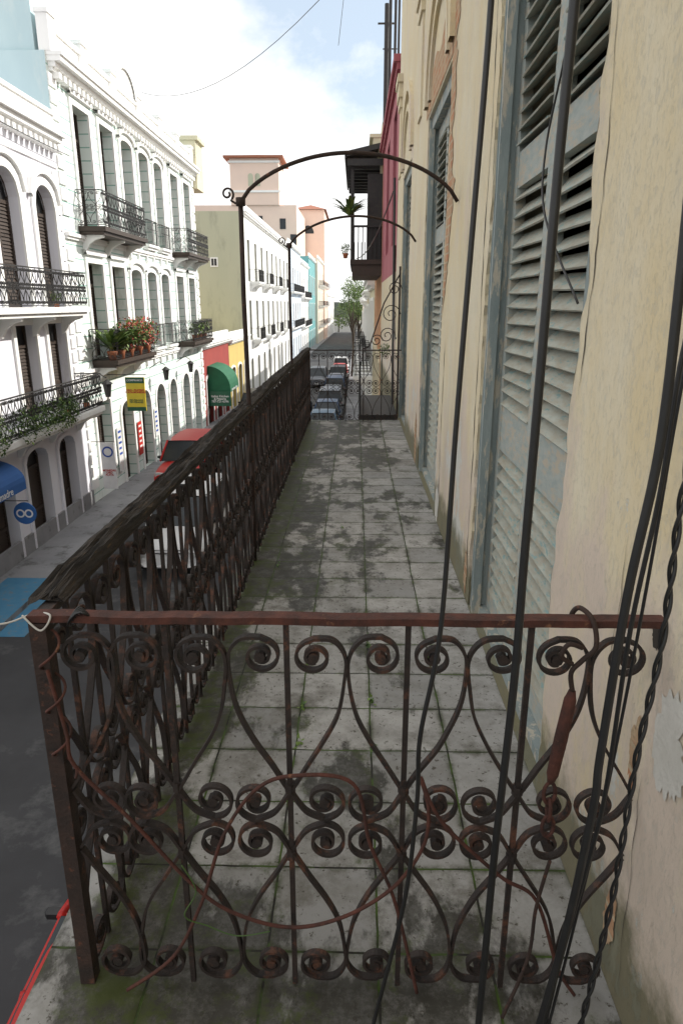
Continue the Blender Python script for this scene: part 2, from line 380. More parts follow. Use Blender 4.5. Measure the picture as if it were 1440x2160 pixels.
# ------------------------------------------------------------ iron scroll unit
def catmull(P,n):
    out=[]; Q=[P[0]]+P+[P[-1]]
    for i in range(1,len(Q)-2):
        p0,p1,p2,p3=[Vector(q) for q in Q[i-1:i+3]]
        for k in range(n):
            t=k/n; out.append(.5*((2*p1)+(-p0+p2)*t+(2*p0-5*p1+4*p2-p3)*t*t+(-p0+3*p1-3*p2+p3)*t**3))
    out.append(Vector(P[-1])); return out
def s_curve(res):
    def spi(cx,cz,r0,r1,a0,turn,n):
        return [(cx+(r0+(r1-r0)*i/n)*math.cos(a0+turn*i/n),cz+(r0+(r1-r0)*i/n)*math.sin(a0+turn*i/n)) for i in range(1,n+1)]
    n=int(14*res)
    top=spi(-.058,-.078,.043,.012,math.pi/2,-2*math.pi*1.55,max(8,n*2))[::-1]
    mid=[(-.058,-.032),(-.098,-.036),(-.124,-.07),(-.127,-.12),(-.113,-.21),(-.08,-.29),(-.032,-.37),(.003,-.43),(.035,-.482),(.08,-.503)]
    bot=spi(.080,-.453,.049,.012,-math.pi/2,2*math.pi*1.5,max(8,n*2))
    return top+[tuple(q) for q in catmull(mid,max(1,int(4*res)))]+bot
def ribbon(mb,pts,f,th,dep,m=0):
    N=len(pts); i0=len(mb.v)
    for k in range(N):
        a=Vector(pts[max(0,k-1)]);b=Vector(pts[min(N-1,k+1)]); t=(b-a); t=t.normalized() if t.length>1e-9 else Vector((1,0)); n=Vector((-t.y,t.x))*th/2
        p=Vector(pts[k])
        for q,dd in ((p+n,-dep/2),(p+n,dep/2),(p-n,dep/2),(p-n,-dep/2)): mb.v.append(tuple(f(q.x,q.y,dd)))
    for k in range(N-1):
        for j in range(4):
            a=i0+k*4+j;b=i0+k*4+(j+1)%4; mb.f.append((a,b,b+4,a+4)); mb.m.append(m)
    mb.f.append((i0,i0+1,i0+2,i0+3)); mb.m.append(m); q=i0+(N-1)*4; mb.f.append((q,q+1,q+2,q+3)); mb.m.append(m)
def unit(mb,f,res=1.5,th=.007,dep=.018,su=1,sz=1,m=0,bar=True,H=1.02,sd=0):
    S=s_curve(res)
    for sx in (1,-1):
        for fl in (0,1):
            P=[(x*sx*su,(z if not fl else -H-z)*sz) for x,z in S]
            if res>1: P=[(x+.004*noise.noise((x*9,z*9,sx+fl*3+sd)),z+.004*noise.noise((x*9,z*9,5+sx+fl*3+sd))) for x,z in P]
            o=.0015*sx
            ribbon(mb,P,lambda u,z,dd,o=o:f(u,z,dd+o),th,dep,m)
            if res>1:
                for (cx,cz) in ((-.058*sx*su,-.078),(.080*sx*su,-.453)):
                    z=(cz if not fl else -H-cz)*sz
                    a=f(cx,z,-dep*.62);b=f(cx,z,dep*.62); mb.tube([a,b],.0125,8,m)
    if bar:
        t=.006
        q=[f(u,z,dd) for z in (0,-H*sz) for u,dd in ((-t,-t),(t,-t),(t,t),(-t,t))]
        i=len(mb.v); mb.v+=[tuple(v) for v in q]
        for a in range(4): mb.f.append((i+a,i+(a+1)%4,i+4+(a+1)%4,i+4+a)); mb.m.append(m)
        if res>1:
            for zc in (-.415,-.605):
                a=f(0,(zc+.012)*sz,0); b=f(0,(zc-.012)*sz,0); mb.tube([a,b],.013,6,m)

# ------------------------------------------------------------ balcony house (yellow)
XW=.65; FZ=4.84; RT=5.86
b1=thing('townhouse','old yellow stucco townhouse with peeling paint and louvred shutters','house',(XW,4,0))
ops=[(2.07,3.62,FZ,8.14,0),(5.4,7.0,FZ,8.1,0),(8.95,10.45,FZ,8.15,0)]
mb=MB(); facade_wall(mb,XW,-1,-4,11.8,-1,4.7,[],0); facade_wall(mb,XW,-1,-4,11.8,4.7,12.6,ops,0,.32,.05)
shell(mb,XW,-1,-4,11.8,-1,12.6,8,0)
part('wall',mb.mesh('wall',[stucco]),b1)
for (ya,yb,za,zc,_) in ops[1:]:
    cy=(ya+yb)/2; z0=zc+.1
    for r0,r1,pj in ((.80,.92,.04),(.58,.66,.03)):
        n=20; mb=MB()
        for i in range(n):
            a=math.pi*i/n;b=math.pi*(i+1)/n
            q=lambda r,t,x:(XW-x,cy+r*math.cos(t),z0+r*math.sin(t)*.95)
            mb.poly([q(r0,a,pj),q(r0,b,pj),q(r1,b,pj),q(r1,a,pj)]); mb.poly([q(r1,a,pj),q(r1,b,pj),q(r1,b,-.01),q(r1,a,-.01)]); mb.poly([q(r0,a,pj),q(r0,b,pj),q(r0,b,-.01),q(r0,a,-.01)])
        part('moulding',mb.mesh('moulding',[stucco]),b1)
for y in (4.5,7.9,11.3):
    mb=MB(); mb.box(XW-.02,XW+.01,y-.17,y+.17,8.3,9.2); mb.box(XW-.04,XW+.01,y-.2,y+.2,9.2,9.32); mb.box(XW-.06,XW+.01,y-.24,y+.24,9.32,9.5); mb.box(XW-.08,XW+.01,y-.28,y+.28,9.5,9.6)
    part('capital',mb.mesh('moulding',[stucco]),b1)
mb=MB(); cornice(mb,XW,-1,-4,11.8,12.2,[(.15,.12),(.2,.2)]); part('cornice',mb.mesh('cornice',[stucco]),b1)
def patch(y1_,z0,z1,wd,amp,seed,y_edge):
    mb=MB(); n=int((z1-z0)/.035)
    def L(z): return y_edge-max(0,(wd+amp*(noise.noise((seed,z*2.3,0))+.6*noise.noise((seed,z*9,5))+.3*noise.noise((seed,z*27,5))))*min(1,(z1-z)/.4,(z-z0)/.4))
    for i in range(n):
        a=z0+(z1-z0)*i/n;b=z0+(z1-z0)*(i+1)/n
        mb.poly([(XW-.004,L(a),a),(XW-.004,y1_,a),(XW-.004,y1_,b),(XW-.004,L(b),b)])
    return mb.mesh('brick',[brick])
part('exposed_brick',patch(5.35,6.4,9.9,.24,.25,1,5.36),b1)
mb=MB(); 
for i in range(30):
    y=5.36+i*.06; t=.30+.3*noise.noise((y*2,0,0)); t2=.30+.3*noise.noise(((y+.06)*2,0,0))
    mb.poly([(XW-.0045,y,8.12),(XW-.0045,y+.06,8.12),(XW-.0045,y+.06,8.16+t2),(XW-.0045,y,8.16+t)])
part('exposed_brick',mb.mesh('eb',[brick]),b1)
def blob(y,z,ry,rz,m_,seed,name,off=.003):
    mb=MB(); P=[]; n=60
    for i in range(n):
        a=2*math.pi*i/n; k=1+.45*noise.noise((math.cos(a)*1.3,math.sin(a)*1.3,seed))+.25*noise.noise((math.cos(a)*5,math.sin(a)*5,seed))+.15*noise.noise((math.cos(a)*14,math.sin(a)*14,seed))
        P.append((XW-off,y+ry*k*math.cos(a),z+rz*k*math.sin(a)))
    for i in range(n): mb.poly([(XW-off,y,z),P[i],P[(i+1)%n]])
    part(name,mb.mesh(name,[m_]),b1)
blob(1.22,5.63,.07,.12,greypatch,1,'bare_plaster_patch'); blob(1.36,5.50,.025,.09,brick,2,'exposed_brick'); blob(1.33,5.83,.03,.035,crackm,3,'broken_plaster'); blob(1.36,5.02,.035,.08,brick,5,'exposed_brick'); blob(3.74,5.0,.05,.11,brick,6,'exposed_brick'); blob(5.22,4.98,.1,.16,greypatch,7,'bare_plaster_patch'); blob(7.3,5.1,.1,.3,brick,12,'exposed_brick')
def crack(y,z0,z1,wd,seed):
    mb=MB(); n=int((z1-z0)/.03)
    def c(z): return y+.05*noise.noise((seed,z*1.7,0))+.02*noise.noise((seed,z*8,1))+.008*noise.noise((seed,z*25,2))
    def w(z): return wd*(.35+abs(noise.noise((seed+3,z*4,0)))*2)*min(1,(z-z0)/.2+.05,(z1-z)/.2+.05)
    for i in range(n):
        a=z0+(z1-z0)*i/n;b=z0+(z1-z0)*(i+1)/n
        mb.poly([(XW-.002,c(a)-w(a),a),(XW-.002,c(a)+w(a),a),(XW-.002,c(b)+w(b),b),(XW-.002,c(b)-w(b),b)])
    part('crack',mb.mesh('crack',[crackm]),b1)
crack(3.72,4.95,8.2,.006,1); crack(2.0,6.2,7.3,.0025,4); crack(5.15,4.9,6.3,.006,6); crack(1.55,5.0,6.0,.0012,9); crack(4.3,6.0,7.7,.002,12); crack(1.3,4.9,5.5,.002,15)
def shutter_leaf(w,h,rnd):
    f=MB(); s=MB(); t=.075
    f.box(0,.045,0,t,0,h); f.box(0,.045,w-t,w,0,h)
    rails=[(0,.11),(.90,1.12),(2.12,2.27),(h-.1,h)]
    for a,b in rails: f.box(.003,.042,t,w-t,a,b)
    for (a0,a),(b,b0) in zip(rails,rails[1:]):
        n=int((b-a)/.066); tilt={0:55,1:47,2:30}[rails.index((a0,a))]
        for i in range(n):
            z=a+(i+.5)*(b-a)/n; tt=R(tilt+rnd.uniform(-7,7)+(rnd.uniform(-14,10) if rnd.random()<.18 else 0)); yw=R(rnd.uniform(-1,1)+(rnd.uniform(-3,3) if rnd.random()<.06 else 0))
            M=Matrix.Translation((.022,w/2,z))@Matrix.Rotation(yw,4,'X')@Matrix.Rotation(-tt,4,'Y')
            hw=(w-2*t)/2+.004
            s.box(-.040,.040,-hw,hw,-.004,.004,0,M)
    return f.mesh('leaf_frame',[shut]),s.mesh('slats',[slatm])
rnd=random.Random(2)
for k,(ya,yb,za,zc,_) in enumerate(ops):
    mb=MB(); t=.085; x0=XW+.03
    mb.box(x0,x0+.12,ya-.01,ya+t,za,zc); mb.box(x0,x0+.12,yb-t,yb+.01,za,zc); mb.box(x0+.002,x0+.118,ya+t,yb-t,zc-.1,zc); mb.box(x0-.025,x0+.02,yb-t-.03,yb-t,za,zc-.1)
    mb.box(x0+.01,x0+.1,ya+t,yb-t,za,za+.04); mb.box(x0-.018,x0-.001,yb-.03,yb-.012,za,zc)
    o=part('door_frame',mb.mesh('door_frame',[jambm]),b1)
    W=(yb-ya-2*t)/2
    for i in range(2):
        fm,sm_=shutter_leaf(W-.006,zc-.1-za-.05,rnd)
        loc=(x0+.05+.006*i,ya+t+.003+i*W,za+.045)
        l=part('shutter',fm,b1,loc); sub('slats',sm_,l,loc)
    mb=MB(); mb.poly([(XW+.6,ya-.2,za),(XW+.6,yb+.2,za),(XW+.6,yb+.2,zc),(XW+.6,ya-.2,zc)]); part('room_shade_sheet',mb.mesh('room_shade',[dark]),b1)  # dark-coloured sheet stands in for the unlit room behind the louvres
# ------------------------------------------------------------ balcony floor
fl=thing('balcony','long balcony slab paved with stained marble tiles','balcony',(0,4.3,FZ))
mb=MB(); mb.box(-.81,XW-.001,-1.6,10.12,FZ-.06,FZ); mb.box(-.77,XW-.002,-1.58,10.08,FZ-.14,FZ-.0602)
mb.box(-.72,XW-.003,-1.55,10.0,FZ-.24,FZ-.1402)
part('floor',mb.mesh('balcony_floor',[floorm]),fl)
for y in (-.5,2,4.5,7,9.5):
    mb=MB(); mb.box(-.6,XW-.004,y-.08,y+.08,FZ-.5,FZ-.2402); part('bracket',mb.mesh('bracket',[stucco]),fl)
# ------------------------------------------------------------ balcony railings
PX=-.672
def mkunit(axis,sd):
    mb=MB()
    f=(lambda u,z,d:Vector((u,d,z))) if axis=='x' else (lambda u,z,d:Vector((d,u,z)))
    unit(mb,f,sd=sd); return mb.mesh('scroll_panel',[rust])
UX=[mkunit('x',i*7) for i in range(4)]; UY=[mkunit('y',i*7) for i in range(4)]
def halfunit():
    mb=MB(); f=lambda u,z,d:Vector((u,d,z)); S=s_curve(1.5)
    for fl_ in (0,1):
        for Q in ([(-x,(z if not fl_ else -1.02-z)) for x,z in S],[(x,(z if not fl_ else -1.02-z)) for x,z in S][::-1]):
            run=[]
            for p in Q:
                if p[0]<0.002: break
                run.append(p)
            ribbon(mb,run,f,.007,.018)
        for c in ((.058,-.078),(.08,-.453)):
            z=c[1] if not fl_ else -1.02-c[1]
            mb.tube([(c[0],-.011,z),(c[0],.011,z)],.0125,8)
    return mb.mesh('scroll_panel',[rust])
hu=halfunit(); hm=hu.copy()
for v in hm.vertices: v.co.x=-v.co.x
Y0=1.317
def end_rail(Y,label,topm,xr):
    e=thing('balcony_railing',label,'railing',(0,Y,FZ),'wrought iron balcony railings')
    mb=MB(); N=60; pts=[(PX-.02+(xr-PX+.02)*i/N,RT+.0035*noise.noise((i*.15,0,0))+.001*noise.noise((i*.8,0,0))) for i in range(N+1)]
    ribbon(mb,pts,lambda u,z,d:Vector((u,Y+d+.001*noise.noise((u*30,z,0)),z)),.016,.034)
    part('top_rail',mb.mesh('top_rail',[topm]),e)
    mb=MB(); mb.box(PX,xr,Y-.012,Y+.012,RT-1.045,RT-1.025); part('bottom_rail',mb.mesh('bottom_rail',[rust]),e)
    mb=MB(); mb.box(PX-.018,PX+.018,Y-.018,Y+.018,FZ,RT-.010); part('corner_post',mb.mesh('corner_post',[rustpost]),e)
    for i in range(4): part('scroll_panel',UX[i],e,(-.145-.26+.26*i,Y,RT-.011))
    part('scroll_panel',hu,e,(-.665+.015,Y,RT-.011)); part('scroll_panel',hm,e,(.636,Y,RT-.011))
    return e
end_rail(Y0,'rusty scrollwork end railing with red rusted top bar',rust_red,.66)
end_rail(10.0,'dark scrollwork railing closing the far end of the balcony',rust,.65)
sr=thing('balcony_railing','long rusty scrollwork railing under a rotten wooden handrail','railing',(PX,Y0,FZ),'wrought iron balcony railings')
nU=33; L=10.0-Y0; rq=random.Random(4)
for i in range(nU): part('scroll_panel',UY[rq.randrange(4)],sr,(PX+rq.uniform(-.004,.004),Y0+(i+.5)*L/nU,RT-.011),rot=(R(rq.uniform(-.5,.5)),R(rq.uniform(-.4,.4)),R(rq.uniform(-1.5,1.5))))
mb=MB(); mb.box(PX-.012,PX+.012,Y0+.023,10-.023,RT-1.045,RT-1.025); mb.box(PX-.016,PX+.016,Y0+.023,10-.023,RT-.011,RT+.006); part('bottom_rail',mb.mesh('bottom_rail',[rust]),sr)
for i in range(1,nU):
    y=Y0+i*L/nU; mb=MB(); mb.box(PX-.006,PX+.006,y-.006,y+.006,RT-1.03,RT-.011); part('baluster',mb.mesh('baluster',[rust]),sr)
mb=MB(); N=260; prof=[(-.042,0),(-.045,.014),(-.036,.028),(-.026,.022),(-.014,.034),(-.003,.025),(.008,.036),(.020,.028),(.032,.031),(.040,.016),(.036,0)]
K=len(prof); ya,yb=1.36,9.95
for k in range(N+1):
    y=ya+(yb-ya)*k/N
    sag=-.012*noise.noise((y*.5,3,1))
    for j,(x,z) in enumerate(prof):
        nx=.008*noise.noise((j*1.7,y*1.3,0))+.004*noise.noise((j*3.1,y*9,1)); nz=.011*noise.noise((j*2.3,y*1.9,5))+.008*noise.noise((j*4.1,y*9,7))+.004*noise.noise((j*4.1,y*24,7))
        end=min(1,(y-ya)/.15)
        yy=y+(.12*noise.noise((j*5.3,.2,3)) if k==0 else 0)
        mb.v.append((PX-.016+(x+nx)+.01*math.sin(y*.9),yy,RT+.007+(z+nz+sag if z>0 else 0)*(.4+.6*end)))
for k in range(N):
    for j in range(K):
        a=k*K+j;b=k*K+(j+1)%K; mb.f.append((a,b,b+K,a+K)); mb.m.append(0)
mb.f.append(tuple(range(K))); mb.m.append(0); mb.f.append(tuple(N*K+j for j in range(K))); mb.m.append(0)
part('handrail',mb.mesh('handrail',[oldwood]),sr,label='rotten split wooden handrail')

# ------------------------------------------------------------ arched iron hoops
def hoop(yp,ye,xe,zend,zpk,zpost,label):
    e=thing('iron_hoop',label,'iron hoop',(PX,yp,FZ),'iron awning hoops over the balcony')
    mb=MB(); mb.tube([(PX,yp,FZ),(PX+.006,yp,FZ+.6),(PX+.002,yp,FZ+1.1),(PX-.004,yp,FZ+1.7),(PX,yp,zpost)],.0145,8); mb.tube([(PX,yp,zpost-.02),(PX,yp,zpost+.025)],.028,8)
    part('post',mb.mesh('post',[rustpost],True),e)
    P=[]; n=28
    for i in range(n+1):
        t=i/n; x=PX+(xe-PX)*t; h=(4*t*(1-t))**.72
        P.append((x,yp+(ye-yp)*t,zpost+(zend-zpost)*t+h*(zpk-(zpost+zend)/2)))
    mb=MB(); mb.tube(P,.012,8); part('arch_bar',mb.mesh('arch_bar',[rustpost],True),e)
    S=[]
    for i in range(26):
        a=-math.pi*.35+i*.33; r=.038-.0011*i
        S.append((PX-.075+r*math.cos(a),yp,zpost+.045+r*math.sin(a)))
    S=[(PX,yp,zpost),(PX-.03,yp,zpost-.005)]+S
    mb=MB(); mb.tube(S,.0065,6); part('scroll',mb.mesh('scroll',[rustpost],True),e)
hoop(4.3,4.75,.64,7.12,7.36,7.06,'rusty iron hoop on a post at the railing')
hoop(7.3,7.95,.64,7.14,7.36,7.05,'rusty iron hoop farther along the railing')

# ------------------------------------------------------------ cables near camera
def densify(pts,mx=.4):
    out=[Vector(pts[0])]
    for p in pts[1:]:
        a=out[-1]; b=Vector(p); n=max(1,math.ceil((b-a).length/mx))
        for i in range(1,n+1): out.append(a+(b-a)*i/n)
    return out
def sm(pts,n=8):
    pts=densify(pts); Q=[pts[0]]+pts+[pts[-1]]; out=[]
    for i in range(1,len(Q)-2):
        p0,p1,p2,p3=Q[i-1:i+3]
        for k in range(n):
            t=k/n; out.append(.5*((2*p1)+(-p0+p2)*t+(2*p0-5*p1+4*p2-p3)*t*t+(-p0+3*p1-3*p2+p3)*t**3))
    out.append(pts[-1]); return out
CG='black cables hanging down the house front'
def cable(pts,r,label,m=rubber,name='hanging_cable',cat='cable',group=CG,n=8):
    mb=MB(); mb.tube(sm(pts,n),r,8); return thing(name,label,cat,(0,0,0),group,mesh=mb.mesh(name,[m],True))
cable([(.215,1.15,9.5),(.19,1.15,6.91),(.18,1.15,6.6),(.17,1.15,6.3),(.16,1.15,5.92),(.13,1.15,5.69),(.13,1.16,5.53),(.11,1.15,5.28),(.05,1.15,4.93),(.03,1.1,4.86)],.0047,'black cable hanging from the roof in front of the railing')
cable([(.31,1.1,9.5),(.295,1.1,6.9),(.292,1.1,6.69),(.291,1.1,6.46),(.29,1.1,6.11),(.29,1.1,5.83),(.28,1.1,5.46),(.275,1.1,5.0),(.27,1.1,4.86)],.0076,'thick black cable hanging straight down past the shutters')
cable([(.40,1.0,9.5),(.425,1.0,6.9),(.435,1.0,6.76),(.445,1.0,6.52),(.448,1.0,6.29),(.43,1.0,6.06),(.42,1.0,5.76),(.42,1.0,5.66),(.40,1.0,5.39),(.37,1.0,5.14),(.33,1.0,4.86)],.0076,'thick black cable sagging along the yellow wall')
cable([(.52,1.03,9.5),(.49,1.03,6.6),(.475,1.03,6.41),(.472,1.03,6.22),(.455,1.03,5.98),(.45,1.03,5.66),(.435,1.03,5.5),(.40,1.03,5.2),(.37,1.02,4.86)],.0042,'thin black cable beside the yellow wall')
cable([(.56,1.04,9.5),(.50,1.04,6.7),(.485,1.04,6.36),(.478,1.04,6.1),(.465,1.04,5.8),(.452,1.04,5.6),(.425,1.04,5.3),(.36,1.0,4.86)],.003,'thin black cable beside the yellow wall')
P=sm([(.56,1.0,9.5),(.50,1.0,6.5),(.492,1.0,6.21),(.495,1.0,5.98),(.482,1.0,5.76),(.475,1.0,5.45),(.45,1.0,5.14),(.42,1.0,4.86)],12)
P=[P[i]+(P[i+1]-P[i])*j/5 for i in range(len(P)-1) for j in range(5)]
mb=MB()
for ph in (0,math.pi): mb.tube([p+Vector((math.cos(p.z*55+ph)*.0036,math.sin(p.z*55+ph)*.0036,0)) for p in P],.0033,6)
thing('hanging_cable','twisted pair of black wires hanging by the wall','cable',(0,0,0),CG,mesh=mb.mesh('hc',[rubber],True))
cable([(.60,1.9,8.6),(.61,2.2,7.4),(.58,2.35,6.95),(.57,2.25,6.75),(.61,1.98,6.5)],.0035,'short black wire hooked on the shutter frame')
WG='rusty wires on the railing'
cable([(-.56,1.27,4.86),(-.44,1.28,4.96),(-.36,1.28,5.13),(-.30,1.285,5.32),(-.22,1.285,5.45),(-.13,1.285,5.49),(0,1.285,5.47),(.04,1.29,5.30),(.10,1.285,5.14),(.16,1.27,4.87)],.0045,'rusty wire rope looped over the railing',rust_red,'rusty_wire','wire',WG)
cable([(-.655,1.285,5.75),(-.63,1.28,5.6),(-.62,1.28,5.51),(-.51,1.28,5.37),(-.39,1.28,5.20),(-.30,1.28,5.11),(-.16,1.28,5.06),(-.03,1.28,5.09),(.09,1.28,5.18),(.16,1.28,5.30),(.17,1.28,5.41),(.15,1.285,5.49),(.20,1.275,5.38),(.34,1.275,5.23),(.43,1.275,5.16),(.5,1.28,4.95),(.55,1.28,4.86)],.0045,'rusty wire rope sagging across the railing scrolls',rust_red,'rusty_wire','wire',WG)
cable([(.45,1.27,5.28),(.43,1.27,5.14),(.42,1.26,5.0),(.36,1.22,4.86)],.0045,'rusty wire tied below the turnbuckle',rustpost,'rusty_wire','wire',WG)
tw=[(-.64+.022*math.sin(i*.35)-.01,1.295+.022*math.cos(i*.35),5.83-.36*i/59) for i in range(60)]
cable(tw,.0032,'rusty wire wound around the corner post',rust_red,'rusty_wire','wire',WG,n=2)
tw=[(-.60+.035*i/39+.012*math.sin(i),1.317+.026*math.cos(i),5.86+.022*math.sin(i*.95)) for i in range(40)]
cable(tw,.002,'thin grey wire wound around the top rail corner',rubber,'rusty_wire','wire',WG,n=2)
cable([(-.70,1.30,5.87),(-.66,1.29,5.84),(-.64,1.30,5.87),(-.69,1.33,5.86),(-.75,1.31,5.845),(-.85,1.30,5.85),(-1.2,1.25,5.87),(-2.5,.9,6.0),(-6,0,6.4),(-8.6,-1,6.6)],.0022,'pale twine tied to the railing corner',twine,'twine','string',None)
cable([(-.40,1.28,5.24),(-.37,1.275,5.17),(-.40,1.27,5.10),(-.35,1.28,5.06),(-.28,1.28,5.03),(-.2,1.285,5.04)],.0016,'thin green wire tied on the railing',leafm,'thin_wire','wire',None)
tb=thing('turnbuckle','rusty turnbuckle hooked from the top rail of the railing','turnbuckle',(.45,1.28,5.3))
a=Vector((.462,1.282,5.715)); b=Vector((.437,1.282,5.485))
mb=MB(); mb.tube([a,a+(b-a)*.06,a+(b-a)*.1,a+(b-a)*.5,a+(b-a)*.9,a+(b-a)*.94,b],[.008,.011,.014,.0155,.014,.011,.008],8); part('body',mb.mesh('body',[rust_red],True),tb)
mb=MB(); mb.tube(sm([a,(.455,1.28,5.76),(.475,1.278,5.79),(.50,1.28,5.82),(.495,1.30,5.87),(.475,1.33,5.885),(.465,1.345,5.86),(.47,1.33,5.84)],6),.0055,8); mb.tube(sm([(.455,1.28,5.78),(.43,1.275,5.80),(.44,1.27,5.83),(.47,1.275,5.82)],6),.0055,6); part('hook',mb.mesh('hook',[rustpost],True),tb)
for i in range(3):
    mb=MB(); c=b+Vector((0.002*i,0,-.03-.045*i)); pts=[]
    for k in range(13):
        q=2*math.pi*k/12; pts.append(c+(Vector((.013*math.cos(q),0,.028*math.sin(q))) if i%2==0 else Vector((0,.013*math.cos(q),.028*math.sin(q)))))
    mb.tube(pts,.0045,6); part('chain_link',mb.mesh('chain',[rust_red],True),tb)

# ------------------------------------------------------------ plants
def leaves(mb,c,rad,n,size,mats,rn,droop=0):
    for _ in range(n):
        while True:
            p=Vector((rn.uniform(-1,1),rn.uniform(-1,1),rn.uniform(-1,1)))
            if .2<p.length<1: break
        q=Vector((c[0]+p.x*rad[0],c[1]+p.y*rad[1],c[2]+p.z*rad[2]))
        M=Matrix.Rotation(rn.uniform(0,6.28),3,'Z')@Matrix.Rotation(rn.uniform(-1.2,1.2),3,'X')
        s=size*rn.uniform(.6,1.4)
        P=[q+M@Vector(v)*s for v in ((0,0,0),(.35,.5,.08),(0,1.2,0),(-.35,.5,.08))]
        mb.poly(P,rn.choice(mats))
def fronds(mb,c,n,l,m,rn):
    for _ in range(n):
        a=rn.uniform(0,6.28); up=rn.uniform(.5,1.3); P=[]; w=[]
        for k in range(5):
            t=k/4; P.append(Vector((c[0]+math.cos(a)*l*t*.7,c[1]+math.sin(a)*l*t*.7,c[2]+l*up*(t-.55*t*t)))); w.append(.03*l/.5*(math.sin(math.pi*min(1,t*.85+.12))))
        s=Vector((-math.sin(a),math.cos(a),0))
        for k in range(4): mb.poly([P[k]-s*w[k],P[k]+s*w[k],P[k+1]+s*w[k+1],P[k+1]-s*w[k+1]],rn.choice((0,1)))
rp=random.Random(9)
def potted(loc,kind,label,pot=True,sc=1,group='potted plants on the house balconies'):
    x,y,z=loc; e=thing('potted_plant',label,'plant',loc,group)
    if pot:
        q=min(sc,1.15); mb=MB(); mb.tube([(x,y,z),(x,y,z+.2*q),(x,y,z+.24*q),(x,y,z+.25*q)],[.1*q,.14*q,.155*q,.13*q],12); part('pot',mb.mesh('pot',[terra],True),e)
    mb=MB()
    if kind=='frond': fronds(mb,(x,y,z+.2*sc),44,.8*sc,1,rp)
    elif kind=='flower': leaves(mb,(x,y,z+.5*sc),(.36*sc,.4*sc,.36*sc),380,.06*sc,[0,1,1,2,2],rp)
    elif kind=='hang': leaves(mb,(x,y,z+.25*sc),(.25*sc,.6*sc,.45*sc),520,.07*sc,[0,0,1],rp)
    else: leaves(mb,(x,y,z+.45*sc),(.26*sc,.28*sc,.28*sc),240,.07*sc,[0,1],rp)
    part('foliage',mb.mesh('foliage',[leafm,leafl,flower]),e)

# ------------------------------------------------------------ facade balconies
def balcony(parent,X,d,y0,y1,z,depth=.8,rh=.95,style='scroll',slabm=white,th=.14,nbr=3):
    xa,xb=sorted((X+d*.002,X+d*depth))
    mb=MB(); mb.box(xa,xb,y0,y1,z-th,z); xa2,xb2=sorted((X+d*.003,X+d*(depth-.08))); mb.box(xa2,xb2,y0+.05,y1-.05,z-th-.1,z-th-.001)
    o=part('balcony',mb.mesh('balcony_slab',[slabm]),parent)
    for i in range(nbr):
        mb=MB(); y=y0+.25+(y1-y0-.5)*i/max(1,nbr-1)
        pr_=[(.0,-.1),(depth-.15,-.1),(depth-.17,-.17),(depth*.5,-.24),(depth*.28,-.36),(.1,-.58),(0,-.62)]
        A=[(X+d*(.004+a),y-.06,z-th+b-.001) for a,b in pr_]; B=[(p[0],y+.06,p[2]) for p in A]
        mb.poly(A); mb.poly(B)
        for k in range(len(A)): k2=(k+1)%len(A); mb.poly([A[k],A[k2],B[k2],B[k]])
        sub('bracket',mb.mesh('bracket',[trimw]),o)
    mb=MB(); xo=X+d*(depth-.05)
    mb.box(xo-.02,xo+.02,y0+.03,y1-.03,z+rh-.03,z+rh); mb.box(xo-.012,xo+.012,y0+.03,y1-.03,z+.04,z+.06)
    for yy in (y0+.04,y1-.04):
        a,b=sorted((X+d*.001,xo-d*.021)); mb.box(a,b,yy-.02,yy+.02,z+rh-.03,z+rh); mb.box(a,b,yy-.012,yy+.012,z+.04,z+.06)
    if style=='scroll':
        n=max(2,int((y1-y0-.1)/.3)); st=(y1-y0-.08)/n
        for i in range(n):
            yc=y0+.04+(i+.5)*st
            unit(mb,lambda u,zz,dd:Vector((xo+dd,yc+u,z+rh-.03+zz)),.45,.013,.016,st/.26,(rh-.09)/1.02)
        n=2; st=(depth-.06)/n
        for yy in (y0+.04,y1-.04):
            for i in range(n):
                xc=X+d*(i+.5)*st; unit(mb,lambda u,zz,dd:Vector((xc+u,yy+dd,z+rh-.03+zz)),.45,.013,.016,st/.26,(rh-.09)/1.02)
    else:
        n=int((y1-y0-.08)/.13)
        for i in range(n+1):
            y=y0+.04+(y1-y0-.08)*i/n; mb.box(xo-.008,xo+.008,y-.008,y+.008,z,z+rh-.031)
        n=max(2,int(depth/.13))
        for yy in (y0+.04,y1-.04):
            for i in range(n):
                x=X+d*(depth-.05)*(i+.5)/n; mb.box(x-.008,x+.008,yy-.008,yy+.008,z,z+rh-.031)
        mb.box(xo-.01,xo+.01,y0+.03,y1-.03,z+rh*.62,z+rh*.62+.02)
    sub('railing',mb.mesh('railing',[blackiron]),o)
    return o
XL=-8.65
h1=thing('townhouse','white and lavender townhouse with arched windows and iron balconies','house',(XL,17,0))
up=[(12.4,13.7,6.4,9.75,.55),(15.0,16.2,6.4,9.75,.55),(17.5,18.85,6.4,9.7,.6),(19.75,21.0,6.4,9.6,.55)]
mid=[(12.6,13.7,3.45,5.95,0),(15.2,16.3,3.45,5.95,0),(17.7,18.85,3.45,5.95,0),(19.6,20.8,3.45,5.95,0)]
gr=[(12.2,13.4,.15,2.75,.3),(15.0,16.5,.15,2.75,.3),(17.3,18.6,.15,2.75,.3),(19.35,20.5,.15,2.72,.3)]
mb=MB(); facade_wall(mb,XL,1,8,21.6,-1,3.2,gr,0); facade_wall(mb,XL,1,8,21.6,3.2,6.1,mid,0); facade_wall(mb,XL,1,8,21.6,6.1,11.4,up,0)
shell(mb,XL,1,8,21.6,-1,11.4,9,0)
part('wall',mb.mesh('wall',[lav]),h1)
for o in up: window(h1,XL,1,*o,sur=trimw,surw=.2,hood=True)
